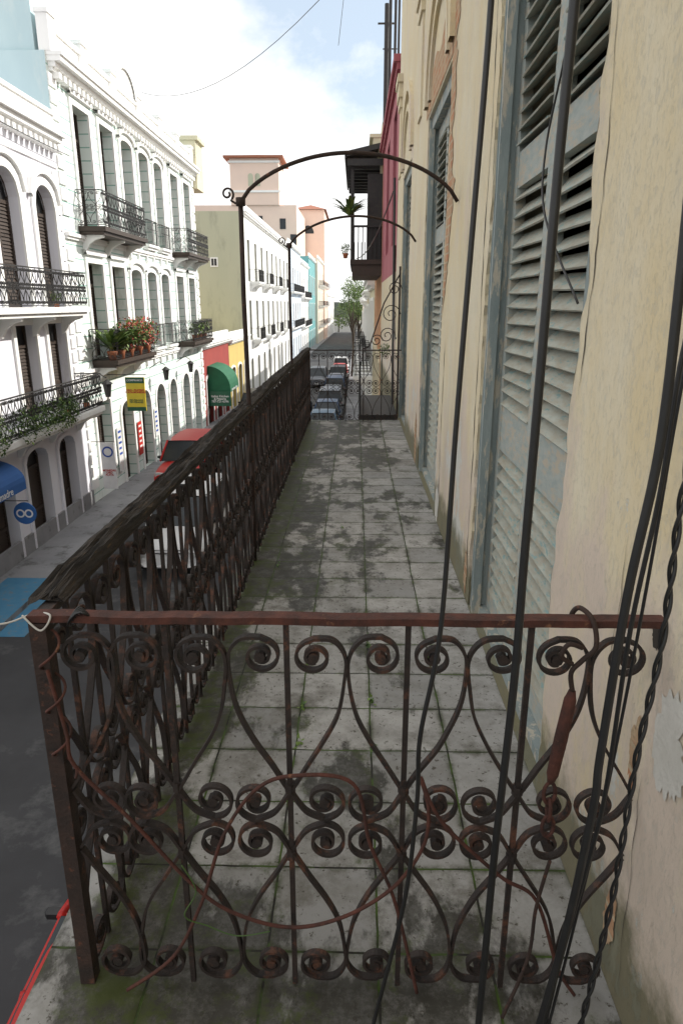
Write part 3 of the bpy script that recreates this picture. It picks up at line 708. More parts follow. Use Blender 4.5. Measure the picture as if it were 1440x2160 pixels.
for o in mid: window(h1,XL,1,*o,sur=trimw,surw=.16,hood=True)
for o in gr: window(h1,XL,1,*o,sur=lav,surw=.12,kind='door')
mb=MB(); cornice(mb,XL,1,8,21.5,10.75,[(.1,.12),(.14,.25),(.1,.36)],0,.3); mb.box(XL-.1,XL+.08,8,21.5,11.092,11.55); mb.box(XL-.12,XL+.14,8,21.5,11.552,11.65)
cornice(mb,XL,1,8,21.5,6.12,[(.08,.08),(.08,.13)]); cornice(mb,XL,1,8,21.5,3.1,[(.1,.06)])
cornice(mb,XL,1,8,21.5,10.2,[(.06,.05)])
for z in [i*.42+3.5 for i in range(16)]: mb.box(XL-.02,XL+.045,21.15,21.5,z,z+.3) 
part('cornice',mb.mesh('cornice',[trimw]),h1)
mb=MB(); mb.box(XL-.02,XL+.06,8,21.55,-.2,.62); part('plinth',mb.mesh('plinth',[pave]),h1)
balcony(h1,XL,1,11,20.9,6.4,.8,.95,nbr=6); balcony(h1,XL,1,11,21.2,3.45,.85,1.0,nbr=6)
for y in (16.0,16.9,17.8,18.5): potted((XL+.8,y,3.45),'hang','leafy green plant trailing over the iron balcony',False,1)
for y in (19.2,20.6): potted((XL+.5,y,3.45),'bush','small green plant on the iron balcony',True,.7)
potted((XL+.5,19.3,6.4),'bush','small green plant on the upper iron balcony',True,.6); potted((XL+.8,14.6,3.45),'hang','leafy green plant trailing over the iron balcony',False,1)
h2=thing('townhouse','tall mint and white rusticated townhouse with balconies','house',(XL,30,0))
YS=[(23.1,24.45),(25.35,26.7),(27.5,28.8),(29.6,30.9),(31.7,32.95),(34.4,35.75),(36.9,38.2)]
up=[(a,b,8.85,12.25,.16 if i in (2,3,4) else .0) for i,(a,b) in enumerate(YS)]
mid=[(a,b,4.75,7.75,.16 if i in (2,3,4) else .0) for i,(a,b) in enumerate(YS)]
gr=[(22.5,23.9,.9,3.3,0),(25.0,26.3,-.1,3.0,.4),(27.3,28.7,-.1,3.1,.6),(29.6,31.0,-.2,3.1,.6),(31.8,33.1,-.3,3.1,.6),(34.3,35.7,-.4,3.1,.6),(36.6,38,-.4,3.1,.6)]
mb=MB(); facade_wall(mb,XL,1,21.6,39.3,-2,4.2,gr,0,.35); facade_wall(mb,XL,1,21.6,39.3,4.2,8.3,mid,0,.38); facade_wall(mb,XL,1,21.6,39.3,8.3,13.2,up,0,.38)
shell(mb,XL,1,21.6,39.3,-2,13.2,11,1)
part('wall',mb.mesh('wall',[rustic,ltblue]),h2)
for o in up: window(h2,XL,1,*o,sur=trimw,surw=.16,hood=True,depth=.38)
for o in mid: window(h2,XL,1,*o,sur=trimw,surw=.16,hood=True,depth=.38)
for o in gr: window(h2,XL,1,*o,sur=trimw,surw=.14,depth=.35,kind='door')
mb=MB(); z=cornice(mb,XL,1,21.8,39.2,12.75,[(.1,.12),(.12,.22),(.14,.4),(.1,.46)],0,.35)
mb.box(XL-.15,XL+.1,21.8,39.2,z+.002,z+.1); mb.box(XL-.15,XL+.12,21.8,39.2,z+.62,z+.74)
for y in (21.9,24.3,27,30,33,36,38.8): mb.box(XL-.17,XL+.16,y-.25,y+.25,z+.003,z+.9); mb.box(XL-.2,XL+.2,y-.3,y+.3,z+.902,z+1.0)
mb.box(XL-.12,XL+.05,21.9,38.8,z+.102,z+.618)
n=14
for i in range(n):
    a=math.pi*i/n;b=math.pi*(i+1)/n
    A=lambda x,t,k=1:(x,28.5+1.2*k*math.cos(t),z+.74+.9*k*math.sin(t))
    mb.poly([A(XL+.09,a),A(XL+.09,b),(XL+.09,28.5,z+.74)]); mb.poly([A(XL+.16,a),A(XL+.16,b),A(XL-.2,b),A(XL-.2,a)]); mb.poly([A(XL+.16,a),A(XL+.16,b),A(XL+.16,b,.82),A(XL+.16,a,.82)])
cornice(mb,XL,1,21.65,39.3,8.35,[(.08,.08),(.1,.14)]); cornice(mb,XL,1,21.65,39.3,4.25,[(.1,.08),(.1,.14)])
for z_ in [i*.42+.6 for i in range(29)]:
    if not (4.1<z_<4.6 or 8.1<z_<8.7): mb.box(XL-.02,XL+.05,21.62,22.1,z_,z_+.32); mb.box(XL-.02,XL+.05,38.85,39.28,z_,z_+.32)
for y in (33.7,33.35): mb.box(XL-.01,XL+.07,y-.1,y+.1,8.56,12.7)
part('cornice',mb.mesh('cornice',[trimw]),h2)
mb=MB(); mb.box(XL-9,XL-.3,21.7,23.4,13.2,21); part('roof_block',mb.mesh('rb',[ltblue]),h2)
mb=MB(); mb.box(XL-2,XL+.25,39.32,41.0,12.3,14.6); mb.box(XL-2.1,XL+.4,39.25,41.1,14.602,14.8); part('roof_block',mb.mesh('rb2',[crm]),h2)
for z_,q in ((8.8,1.05),(4.7,1.0)):
    for a,b in ((22.75,27.3),(34.0,38.6)): balcony(h2,XL,1,a,b,z_,.85,q,slabm=dkwood)
for a,b in (YS[2],YS[3],YS[4]):
    balcony(h2,XL,1,a-.1,b+.1,4.7,.28,.95,'bars',trimw,.1,2); balcony(h2,XL,1,a-.1,b+.1,8.8,.28,.95,'bars',trimw,.1,2)
for i,y in enumerate((23.0,23.45,23.9,24.4,24.9,25.4,25.9,26.4,26.9)):
    k=['frond','bush','frond','flower','frond','flower','flower','flower','flower'][i]
    potted((XL+.6+.12*(i%2),y,4.7),k,{'frond':'spiky green plant in a terracotta pot','flower':'pink flowering bush in a terracotta pot','bush':'leafy green plant in a terracotta pot'}[k],True,1.55)
for y in (35.2,36,37.2): potted((XL+.6,y,4.7),'bush','leafy green plant in a terracotta pot',True,1.3)

def house(X,d,y0,y1,ztop,mat,label,nf,z0,fh,nb,back=10,wind=True,balc=0,trim=trimw,ww=1.1,frame=dkwood,par=.6,style='bars',brd=.7):
    gb=gz((y0+y1)/2); h=thing('townhouse',label,'house',(X,(y0+y1)/2,gb),'town houses lining the street')
    mb=MB(); st=(y1-y0)/nb; zprev=gb-2; alls=[]
    for f in range(nf):
        zf=z0+f*fh; zt=ztop if f==nf-1 else z0+(f+1)*fh-.3
        ops=[]
        for i in range(nb):
            yc=y0+(i+.5)*st; ops.append((yc-ww/2,yc+ww/2,zf,min(zf+fh*.68,ztop-.3),.25 if f==0 else 0))
        facade_wall(mb,X,d,y0,y1,zprev,zt,ops,0,.25); alls+=[(f,o) for o in ops]; zprev=zt
    shell(mb,X,d,y0,y1,gb-2,ztop,back,0)
    part('wall',mb.mesh('wall',[mat]),h)
    if wind:
        for f,o in alls: window(h,X,d,*o,frame=frame,sur=trim,surw=.14,depth=.25,kind='door' if f==0 else 'window')
    mb=MB(); cornice(mb,X,d,y0+.1,y1-.1,ztop-.3,[(.12,.12),(.14,.26),(.08,.34)])
    xa,xb=sorted((X-d*.15,X+d*.04)); mb.box(xa,xb,y0+.05,y1-.05,ztop+.042,ztop+par)
    part('cornice',mb.mesh('cornice',[trim]),h)
    for f in range(1,nf):
        if balc==1: balcony(h,X,d,y0+.5,y1-.5,z0+f*fh,brd,.95,style,trimw,.12,3)
        if balc==2:
            for i in range(nb):
                yc=y0+(i+.5)*st; balcony(h,X,d,yc-ww/2-.2,yc+ww/2+.2,z0+f*fh,brd,.95,style,trimw,.12,2)
    return h
house(XL,1,39.32,47.5,4.3,redp,'low red building with white arched doorways',1,-.6,4.4,3,ww=1.7,par=.5)
house(XL,1,47.55,56,4.1,yelp,'low yellow building with dark doors',1,-.8,4.4,3,ww=1.6,par=.5)
hw_=house(XL,1,56.05,92,13.2,olive,'white fronted house with cream green side wall',3,-1,4.6,9,ww=1.2,balc=0)
for o in list(hw_.children):
    if o.name.startswith('wall'):
        o.data.materials.append(white)
        for p in o.data.polygons:
            if abs(p.normal.x)>.9 and abs(p.center.x-XL)<.01: p.material_index=1
for y in (58.5,66,74,82): balcony(hw_,XL,1,y,y+3.4,3.6,.8,.95,'bars'); balcony(hw_,XL,1,y,y+3.4,8.2,.8,.95,'bars')
mb=MB(); mb.box(-11.3,-10.7,56.0,56.045,9.2,9.9); w_=part('window',mb.mesh('w',[trimw]),hw_)
mb=MB(); mb.box(-11.2,-11.03,55.98,55.995,9.3,9.8); mb.box(-10.97,-10.8,55.98,55.995,9.3,9.8); sub('pane',mb.mesh('p',[dark]),w_)
house(XL,1,92.1,112,13.8,skyb,'pale blue house with iron balconies',3,-1.2,4.6,5,balc=1)
house(XL,1,112.1,130,12.6,white,'white townhouse with balconies far along the street',3,-1.6,4.5,4,balc=1)
house(XL+.1,1,130.1,150,14.6,teal,'teal townhouse with white trim',3,-1.8,4.9,4,balc=0)
house(XL+.6,1,150.1,190,15.5,tan,'tan apartment house with protruding balconies',4,-2.4,4.2,6,balc=2,brd=1.3)
house(XL+1.2,1,190.1,240,8.5,white,'low white house at the far end of the street',2,-3,4.5,8)
pt=thing('tower_building','peach apartment tower with red tiled roof','building',(-24,150,-2))
mb=MB(); mb.box(-60,-12.2,150,175,-3,25.5); mb.box(-25.3,-15.6,149.6,160,25.502,34); mb.box(-15.5,-7.7,176,200,-3,27.8); part('wall',mb.mesh('wall',[pinkt]),pt)
mb=MB(); mb.box(-26.4,-14.6,148.6,161,34.002,34.4)
c=(-20.5,154.8,35.6); q=[(-26.2,148.8,34.4),(-14.8,148.8,34.4),(-14.8,160.8,34.4),(-26.2,160.8,34.4)]
for i in range(4): mb.poly([q[i],q[(i+1)%4],c])
part('roof',mb.mesh('roof',[slate]),pt); mb=MB()
c=(-11.6,188,30.3); q=[(-16,175.4,27.81),(-7.2,175.4,27.81),(-7.2,200.4,27.81),(-16,200.4,27.81)]
for i in range(4): mb.poly([q[i],q[(i+1)%4],c])
part('roof',mb.mesh('roof',[slate]),pt)
for (x,z,w_,h_) in ((-21.2,29.0,1,1.8),(-19.8,29.0,1,1.8)):
    mb=MB(); mb.box(x-w_/2,x+w_/2,149.5,149.59,z,z+h_); n=10
    mb.poly([(x+w_/2*math.cos(math.pi*i/n),149.5,z+h_+.5*math.sin(math.pi*i/n)) for i in range(n+1)]); part('window',mb.mesh('w',[olive]),pt)
for x,z in ((-19.7,21.5),(-29,21),(-25,15),(-20,15),(-15,15),(-15,21),(-12.9,18)):
    mb=MB(); mb.box(x-.6,x+.6,149.9,149.99,z,z+2); part('window',mb.mesh('w',[glass]),pt)
mb=MB(); mb.box(-25.6,-15.3,149.4,149.58,27.8,28.2); part('moulding',mb.mesh('mo',[trimw]),pt)
mb=MB(); mb.box(-25.6,-15.3,149.4,149.58,33.2,33.6); part('moulding',mb.mesh('mo',[trimw]),pt)
mb=MB(); n=12; mb.poly([(-11.6+1.4*math.cos(math.pi*i/n),175.95,22.5+1.8*math.sin(math.pi*i/n)) for i in range(n+1)])
part('window',mb.mesh('w',[glass]),pt)
mb=MB()
for i in range(30):
    x=-60+i*4; hh=11+2.5*noise.noise((x*.05,0,0)); mb.box(x,x+4.0,262,270,-4,hh)
thing('fort_wall','grey stone wall closing the street beyond the houses','wall',(0,262,-3),mesh=mb.mesh('fort_wall',[greyst]))

# ---- shaded side houses
RZ=10.1
h=thing('townhouse','worn pink house wedged beside the yellow house','house',(XW,15.5,0))
mb=MB(); facade_wall(mb,XW,-1,11.85,18.5,-1,7.0,[(13,14.4,-.1,2.8,0),(16,17.4,-.1,2.8,0)],1,.25)
facade_wall(mb,XW,-1,11.85,18.5,7.0,RZ,[(12.5,13.6,7.5,9.6,0),(15,16.2,7.5,9.6,0)],0,.25)
shell(mb,XW,-1,11.85,18.5,-1,RZ,9,0); part('wall',mb.mesh('wall',[pinkred,stucco]),h)
for o in ((12.5,13.6,7.5,9.6,0),(15,16.2,7.5,9.6,0),(13,14.4,-.1,2.8,0),(16,17.4,-.1,2.8,0)): window(h,XW,-1,*o,sur=None,depth=.25)
mb=MB(); cornice(mb,XW,-1,11.9,18.4,RZ-.2,[(.1,.05),(.1,.1)]); part('cornice',mb.mesh('c',[pinkred]),h)
h=house(XW,-1,18.55,25,10.4,orng,'orange plaster house with a dark wooden roofed balcony',2,gz(20)+.1,7.4,3,balc=0,par=.3,trim=crm)
bx=-.16; by0,by1=18.7,23.2
mb=MB(); mb.box(bx,XW-.003,by0,by1,7.46,7.58); mb.box(bx+.05,XW-.004,by0+.05,by1-.05,7.2,7.4598); o=part('balcony',mb.mesh('b',[dkwood]),h)
mb=MB()
for y in (by0+.05,(by0+by1)/2,by1-.05): mb.box(bx+.01,bx+.09,y-.04,y+.04,7.58,9.85)
for i in range(30):
    y=by0+.04+(by1-by0-.08)*i/29; mb.box(bx+.035,bx+.06,y-.012,y+.012,7.58,8.35)
for i in range(7):
    x=bx+.1+i*.11
    for y in (by0+.05,by1-.05): mb.box(x-.012,x+.012,y-.012,y+.012,7.58,8.35)
mb.box(bx+.02,bx+.08,by0,by1,8.35,8.4); mb.box(bx+.081,XW-.002,by0+.02,by0+.08,8.35,8.4); mb.box(bx+.43,XW-.002,by0+.1,by0+.14,7.581,9.6)
sub('railing',mb.mesh('r',[blackiron]),o)
mb=MB()
for q in (0,.08): mb.poly([(bx-.12,by0-.2,9.95+q),(XW-.001,by0-.2,10.15+q),(XW-.001,by1+.3,10.15+q),(bx-.12,by1+.3,9.95+q)])
mb.box(bx-.14,bx-.1,by0-.2,by1+.3,9.9,10.05); mb.poly([(bx-.12,by0-.2,9.93),(XW-.001,by0-.2,10.13),(XW-.001,by0-.2,10.25),(bx-.12,by0-.2,10.05)])
for i in range(10):
    y=by0-.1+i*.5; mb.box(bx-.08,XW-.002,y-.03,y+.03,9.75,9.9)
sub('canopy',mb.mesh('cp',[blackiron]),o)
potted((bx-.02,by0-.1,8.42),'frond','fern hanging at the dark wooden balcony',False,.9); potted((bx-.12,by0-.1,7.6),'bush','small plant hung on the dark wooden balcony',True,.5)
for k,(x,y,z0_,z1,rr) in enumerate(((.72,17.6,RZ,14.2,.035),(.80,16.9,RZ,15.2,.03),(.66,18.2,RZ,13.0,.05),(.70,13.5,RZ,13.6,.02))):
    mb=MB(); mb.tube([(x,y,z0_),(x,y,z1)],rr,8); mb.box(x-.2,x+.2,y-.02,y+.02,z1-.4,z1-.37); mb.box(x-.08,x+.25,y-.015,y+.015,z1-.9,z1-.88)
    thing('roof_antenna','dark metal pole with cross arms on the roof','antenna',(0,0,0),'poles on the roof of the pink house',mesh=mb.mesh('roof_antenna',[blackiron]))
RS=[(25.1,33,7.3,crm,'cream house beyond the wooden balcony',2),(33.1,42,7.0,stucco,'old yellow house with shutters along the street',1),(42.1,56,6.6,white,'white house along the shaded side of the street',2),(56.1,72,6.9,tan,'tan house along the shaded side of the street',1)]
for a,b,zt,m_,lb,bl in RS:
    house(XW,-1,a,b,zt,m_,lb,2,gz(a)+.1,3.9,max(2,int((b-a)/2.6)),balc=bl,style='bars',brd=.75)
house(XW+.5,-1,110,240,6.5,white,'long white house far along the shaded side',2,-2.5,4.2,18)

def wire(a,b,sag,label,r=.012):
    a=Vector(a);b=Vector(b); P=[a+(b-a)*(i/16)-Vector((0,0,sag*4*(i/16)*(1-i/16))) for i in range(17)]
    mb=MB(); mb.tube(P,r,5); thing('overhead_wire',label,'wire',(0,0,0),'wires across the street',mesh=mb.mesh('overhead_wire',[rubber]))
wire((.80,16.9,14.2),(XL,31,14.6),1.2,'thin black wire crossing the street',.009)
wire((.2,14.9,15.5),(-.35,14.4,11.0),.0,'thin wire dangling above the street',.005)
wire((XL+.1,8,11.2),(XL+.3,21.9,10.6),.2,'thin wire along the house fronts'); wire((.62,11.6,4.9),(.6,11.9,8.4),-.05,'black cable running down the house wall',.02); wire((.6,11.3,4.9),(.63,11.9,7.4),.1,'black cable running down the house wall',.015); wire((.58,11.9,8.2),(.0,18.6,7.6),.25,'black cable running to the next balcony',.012); wire((.60,10.6,6.0),(.62,11.9,6.9),.3,'black cable looping on the house wall',.012)
mb=MB()
for (cx,cz,r) in ((.45,6.05,.12),(.30,5.98,.09),(.5,6.35,.14),(.55,6.7,.1)):
    P=[(cx+(r-.012*i*r*3)*math.cos(i*.45),cz+(r-.012*i*r*3)*math.sin(i*.45)) for i in range(24)]
    ribbon(mb,P,lambda u,z,d:Vector((u,10.25+d,z)),.012,.02)
mb.tube([(.62,10.25,4.84),(.62,10.25,7.0)],.014,6); mb.tube([(.62,10.25,6.9),(.4,10.25,6.5),(.2,10.25,5.9),(.1,10.25,5.86)],.01,6)
thing('iron_divider','dark scrolled iron fan divider beyond the end railing','railing',(0,0,0),mesh=mb.mesh('iron_divider',[rust]))
potted((.45,10.9,5.62),'bush','small leafy plant on the neighbouring balcony',False,.4)
mb=MB(); mb.box(.05,XW-.002,10.6,13,4.7,4.84); mb.box(.05,.09,10.6,13,5.6,5.65)
for i in range(18): mb.box(.06,.08,10.62+i*.13,10.64+i*.13,4.84,5.6)
thing('neighbour_balcony','narrow dark balcony on the next house','balcony',(0,0,0),mesh=mb.mesh('nb',[blackiron]))

# ------------------------------------------------------------ signs, awnings
s=thing('shop_sign','yellow hanging shop sign with red lettering','sign',(-7.7,24,3)); 
mb=MB(); mb.box(-8.03,-7.37,23.97,24.03,2.86,4.03); part('panel',mb.mesh('p',[signy]),s)
mb=MB(); mb.box(-8.031,-7.369,23.962,23.969,2.86,3.0); mb.box(-8.031,-7.369,23.962,23.969,3.83,4.03); part('band',mb.mesh('p',[signg]),s)
part('lettering',text_mesh('ORO - PLATINO\nPLATA-MONEDAS',.088,signr,bold=.003),s,(-7.7,23.96,3.55),rot=(R(90),0,0)); part('lettering',text_mesh('COMPRAMOS',.09,signw,bold=.002),s,(-7.7,23.955,3.93),rot=(R(90),0,0)); part('lettering',text_mesh('787-724-1460\n787-725-4605',.085,signg,bold=.002),s,(-7.7,23.96,3.2),rot=(R(90),0,0))
mb=MB(); mb.tube([(XL,24,4.12),(-7.3,24,4.12)],.015,6); part('bracket',mb.mesh('b',[blackiron]),s)
s=thing('shop_sign','tall white banner sign with blue emblem and red lettering','sign',(-8.1,21.8,.7))
mb=MB(); mb.box(-8.32,-7.86,21.78,21.82,.6,2.15); part('panel',mb.mesh('p',[signw]),s)
mb=MB(); n=20
for i in range(n):
    a=2*math.pi*i/n;b=2*math.pi*(i+1)/n
    mb.poly([(-8.09+.13*math.cos(a),21.775,1.85+.13*math.sin(a)),(-8.09+.13*math.cos(b),21.775,1.85+.13*math.sin(b)),(-8.09+.18*math.cos(b),21.775,1.85+.18*math.sin(b)),(-8.09+.18*math.cos(a),21.775,1.85+.18*math.sin(a))])
part('emblem',mb.mesh('e',[signb]),s)
part('lettering',text_mesh('MONEDAS\nORO\nPLATA',.09,signr,bold=.002),s,(-8.09,21.77,1.15),rot=(R(90),0,0))
mb=MB(); mb.tube([(XL,21.8,2.18),(-7.85,21.8,2.18)],.012,6); part('bracket',mb.mesh('b',[blackiron]),s)
for y,m_,z0_,z1_,lb in ((24.4,signw,.6,2.2,'white poster board on the shop front'),(26.8,signr,.7,2.0,'red poster board on the shop front'),(29.15,signw,1,2.2,'white poster board on the shop front')):
    s=thing('poster_board',lb,'sign',(XL,y,z0_)); mb=MB(); mb.box(XL+.06,XL+.09,y-.22,y+.22,z0_,z1_); part('board',mb.mesh('pb',[m_]),s)
    mb=MB()
    for k in range(5): mb.box(XL+.091,XL+.094,y-.16,y+.16-.05*(k%2),z1_-.2-.2*k,z1_-.12-.2*k)
    part('print',mb.mesh('pr',[signb if m_ is signw else signw]),s)
def awning(y0,y1,z0,z1,X,pj,m_,label,txt,tm,size):
    e=thing('awning',label,'awning',(X,(y0+y1)/2,z0))
    mb=MB(); n=8; P=[(X+pj*math.sin(math.pi/2*i/n),z0+.2+(z1-z0-.2)*math.cos(math.pi/2*i/n)) for i in range(n+1)]
    for (a,b),(c_,d_) in zip(P,P[1:]): mb.poly([(a,y0,b),(c_,y0,d_),(c_,y1,d_),(a,y1,b)])
    for y in (y0,y1): mb.poly([(X,y,z0+.2)]+[(a,y,b) for a,b in P])
    mb.poly([(X+pj,y0,z0+.2),(X+pj,y1,z0+.2),(X+pj,y1,z0),(X+pj,y0,z0)])
    for y in (y0,y1): mb.poly([(X,y,z0),(X+pj,y,z0),(X+pj,y,z0+.2),(X,y,z0+.2)])
    part('canopy',mb.mesh('c',[m_]),e)
    part('lettering',text_mesh(txt,size,tm,bold=.002),e,(X+pj+.006,(y0+y1)/2,z0+.1),rot=(R(90),0,R(90)))
    return e
aw=awning(13.6,15.5,2.3,3.0,XL+.02,.85,awnblue,'blue rounded canvas awning over a shop door','madre',signw,.24)
part('lettering',text_mesh('madre',.16,signw,bold=.003),aw,(XL+.42,13.59,2.4),rot=(R(90),0,0))
s=thing('round_sign','round blue hanging sign with two white rings','sign',(-8,15.4,1.4))
mb=MB(); n=24; cx,cz,sy=-7.87,1.7,15.45
mb.tube([(cx,sy-.02,cz),(cx,sy+.02,cz)],.27,24); part('disc',mb.mesh('d',[awnblue]),s)
mb=MB()
for o_ in (-.1,.1):
    for i in range(n):
        a=2*math.pi*i/n;b=2*math.pi*(i+1)/n
        mb.poly([(cx+o_+.065*math.cos(a),sy-.03,cz+.065*math.sin(a)),(cx+o_+.065*math.cos(b),sy-.03,cz+.065*math.sin(b)),(cx+o_+.105*math.cos(b),sy-.03,cz+.105*math.sin(b)),(cx+o_+.105*math.cos(a),sy-.03,cz+.105*math.sin(a))])
part('rings',mb.mesh('r',[signw]),s); mb=MB(); mb.tube([(XL,sy+.02,2.0),(cx+.1,sy+.02,2.0)],.012,6); part('bracket',mb.mesh('b',[blackiron]),s)
aw=awning(40.3,43.2,1.5,3.0,XL+.02,1.3,awngreen,'green dome awning over a restaurant door','Italian Kitchen & Pizzeria',signw,.2)
mb=MB(); mb.box(XL+.05,XL+1.35,40.2,40.24,.7,1.55); part('panel',mb.mesh('p',[signg]),aw)
part('lettering',text_mesh('Italian Kitchen\n& Pizzeria\n787-721-6396',.18,signw,bold=.003),aw,(XL+.7,40.19,1.12),rot=(R(90),0,0))
for y,z in ((22.1,3.6),(29.15,3.4),(33.6,3.3)):
    e=thing('wall_lantern','black iron street lantern on the house front','lantern',(XL,y,z),'wall lanterns on the mint house')
    x=XL+.65; mb=MB(); mb.tube([(XL,y,z+.5),(XL+.4,y,z+.75),(x,y,z+.6)],.018,6); part('arm',mb.mesh('a',[blackiron]),e)
    mb=MB(); mb.tube([(x,y,z),(x,y,z+.4),(x,y,z+.42),(x,y,z+.55)],[.09,.15,.2,.03],6); part('lamp',mb.mesh('l',[blackiron]),e)

# ------------------------------------------------------------ cars
CM={}
def car_mesh(kind):
    if kind in CM: return CM[kind]
    if kind=='suv': st=[(-2.2,.35,.75,.72),(-2.15,.25,.92,.84),(-1.6,.25,1.02,.9),(-.95,.25,1.08,.91),(0,.25,1.1,.91),(1.2,.25,1.1,.91),(2.0,.28,1.08,.88),(2.2,.4,.98,.78)]; cab=[(-1.05,2.15,.84,1.08),(-.45,2.0,.68,1.68)]
    else: st=[(-2.15,.32,.6,.68),(-2.1,.22,.74,.8),(-1.6,.22,.84,.86),(-.9,.22,.92,.87),(0,.22,.94,.87),(1.1,.22,.95,.87),(1.9,.25,.96,.84),(2.15,.35,.85,.74)]; cab=[(-1.0,1.75,.8,.92),(-.25,1.15,.6,1.4)]
    hull=MB(); K=8
    for (y,zl,zt,hw) in st:
        zm=zl+(zt-zl)*.55
        hull.v+=[(-hw*.85,y,zl),(-hw,y,zl+.12),(-hw*1.0,y,zm),(-hw*.93,y,zt-.02),(hw*.93,y,zt-.02),(hw,y,zm),(hw,y,zl+.12),(hw*.85,y,zl)]
    for k in range(len(st)-1):
        for j in range(K):
            a=k*K+j;b=k*K+(j+1)%K; hull.f.append((a,b,b+K,a+K)); hull.m.append(0)
    hull.f.append(tuple(range(K))); hull.m.append(0); hull.f.append(tuple((len(st)-1)*K+j for j in range(K))[::-1]); hull.m.append(0)
    (a0,a1,aw_,az),(b0,b1,bw,bz)=cab
    g=MB(); B=[(-aw_,a0,az-.06),(aw_,a0,az-.06),(aw_,a1,az-.06),(-aw_,a1,az-.06)]; T=[(-bw,b0,bz),(bw,b0,bz),(bw,b1,bz),(-bw,b1,bz)]
    for i in range(4): g.poly([B[i],B[(i+1)%4],T[(i+1)%4],T[i]])
    g.poly(T)
    # crowned roof skin with pillars
    rf=MB(); nx,ny=8,8
    def rp_(i,j):
        u=i/nx*2-1; v=j/ny*2-1
        return ((bw+.02)*u,(b0+b1)/2+((b1-b0)/2+.04)*v,bz+.055*(1-u*u*.85)*(1-v*v*.6)-.012)
    for i in range(nx):
        for j in range(ny): rf.poly([rp_(i,j),rp_(i+1,j),rp_(i+1,j+1),rp_(i,j+1)])
    for i in range(4): rf.tube([B[i],tuple((Vector(B[i])+Vector(T[i]))/2+Vector((0,0,.015))),T[i]],.04,6)
    for sx in (-1,1):
        m0=(a0+a1)/2; rf.tube([(sx*aw_,m0,az-.06),(sx*bw,(b0+b1)/2,bz)],.03,6)
    wh=MB(); 
    wh.tube([(-.1,0,0),(-.09,0,0),(.09,0,0),(.1,0,0)],[.28,.32,.32,.28],20,0); wh.tube([(-.108,0,0),(.108,0,0)],.19,14,1)
    hl=MB(); hl.box(-.17,.17,-.05,.05,-.07,.07); tl=MB(); tl.box(-.15,.15,-.05,.06,-.09,.07)
    gr_=MB(); gr_.box(-.42,.42,-.02,.02,-.09,.09)
    for i in range(3): gr_.box(-.44,.44,-.03,.0,-.075+.06*i,-.055+.06*i,1)
    pl=MB(); pl.box(-.16,.16,-.01,.01,-.08,.08)
    mi=MB(); mi.box(-.12,.09,-.04,.05,-.06,.06)
    CM[kind]=(st,cab,hull,g.mesh('glass',[glass]),rf,wh.mesh('wheel',[tyre,chrome],True),hl.mesh('hl',[lamp]),gr_.mesh('gr',[dark,chrome]),pl.mesh('pl',[signw]),mi.mesh('mirror',[dark]),tl.mesh('tl',[tlamp]))
    return CM[kind]
HM={}
def car(x,y,kind,paint,label,flip=False):
    st,cab,hull,gm,rf,wm,hm_,grm,plm,mm,tlm=car_mesh(kind)
    z=gz(y)+.004; e=thing('parked_car',label,'car',(x,y,z),'cars parked along the street')
    if flip: e.rotation_euler=(0,0,math.pi)
    key=(kind,paint.name)
    if key not in HM: HM[key]=(hull.mesh('body',[paint],True),rf.mesh('roof',[paint],True))
    bm,rm=HM[key]
    def ch(n,me,l=(0,0,0)):
        o=link(bpy.data.objects.new(n,me)); o.parent=e; o.location=l; return o
    o=ch('body',bm); md=o.modifiers.new('s','SUBSURF'); md.levels=2; md.render_levels=2
    ch('windows',gm); ch('roof',rm)
    for sx in (-1,1):
        for yy in (-1.38,1.35): ch('wheel',wm,(sx*.80,yy,.32))
        ch('headlight',hm_,(sx*.58,-2.11,st[1][2]-.16)); 
        o=ch('mirror',mm,(sx*.9,cab[0][0]+.3,cab[0][3]+.02)); o.modifiers.new('b','BEVEL').width=.03
        ch('tail_light',tlm,(sx*.62,2.1,st[1][2]-.08)); 
    ch('grille',grm,(0,-2.16,st[1][2]-.22)); ch('number_plate',plm,(0,-2.2,.42))
    return e
car(-4.5,17.6,'suv',pw,'white car on the street seen through the railing')
car(-6.35,25.6,'suv',pr,'red car parked at the kerb by the shop fronts')
car(-1.93,4.35,'sedan',pr,'glossy red car parked below the balcony',True)
cs=[(37,'sedan',plb),(42.3,'sedan',pb),(47.6,'suv',psil),(53,'sedan',pk),(58.3,'suv',pb),(63.5,'sedan',psil),(69,'suv',pk),(75,'sedan',pr),(81,'suv',pw)]
nm={plb.name:'blue grey',pb.name:'dark blue',psil.name:'grey',pk.name:'black',pw.name:'white',pr.name:'red'}
for y,k,p in cs: car(-1.7,y,k,p,nm[p.name]+' car parked along the shaded kerb',True)
car(-3.9,46,'sedan',pb,'dark blue car driving down the street'); car(-3.6,66,'suv',psil,'grey car driving down the street')
for y,k,p in ((44,'suv',pk),(50,'sedan',psil),(61,'suv',pw)): car(-6.4,y,k,p,nm[p.name]+' car parked by the low red building')

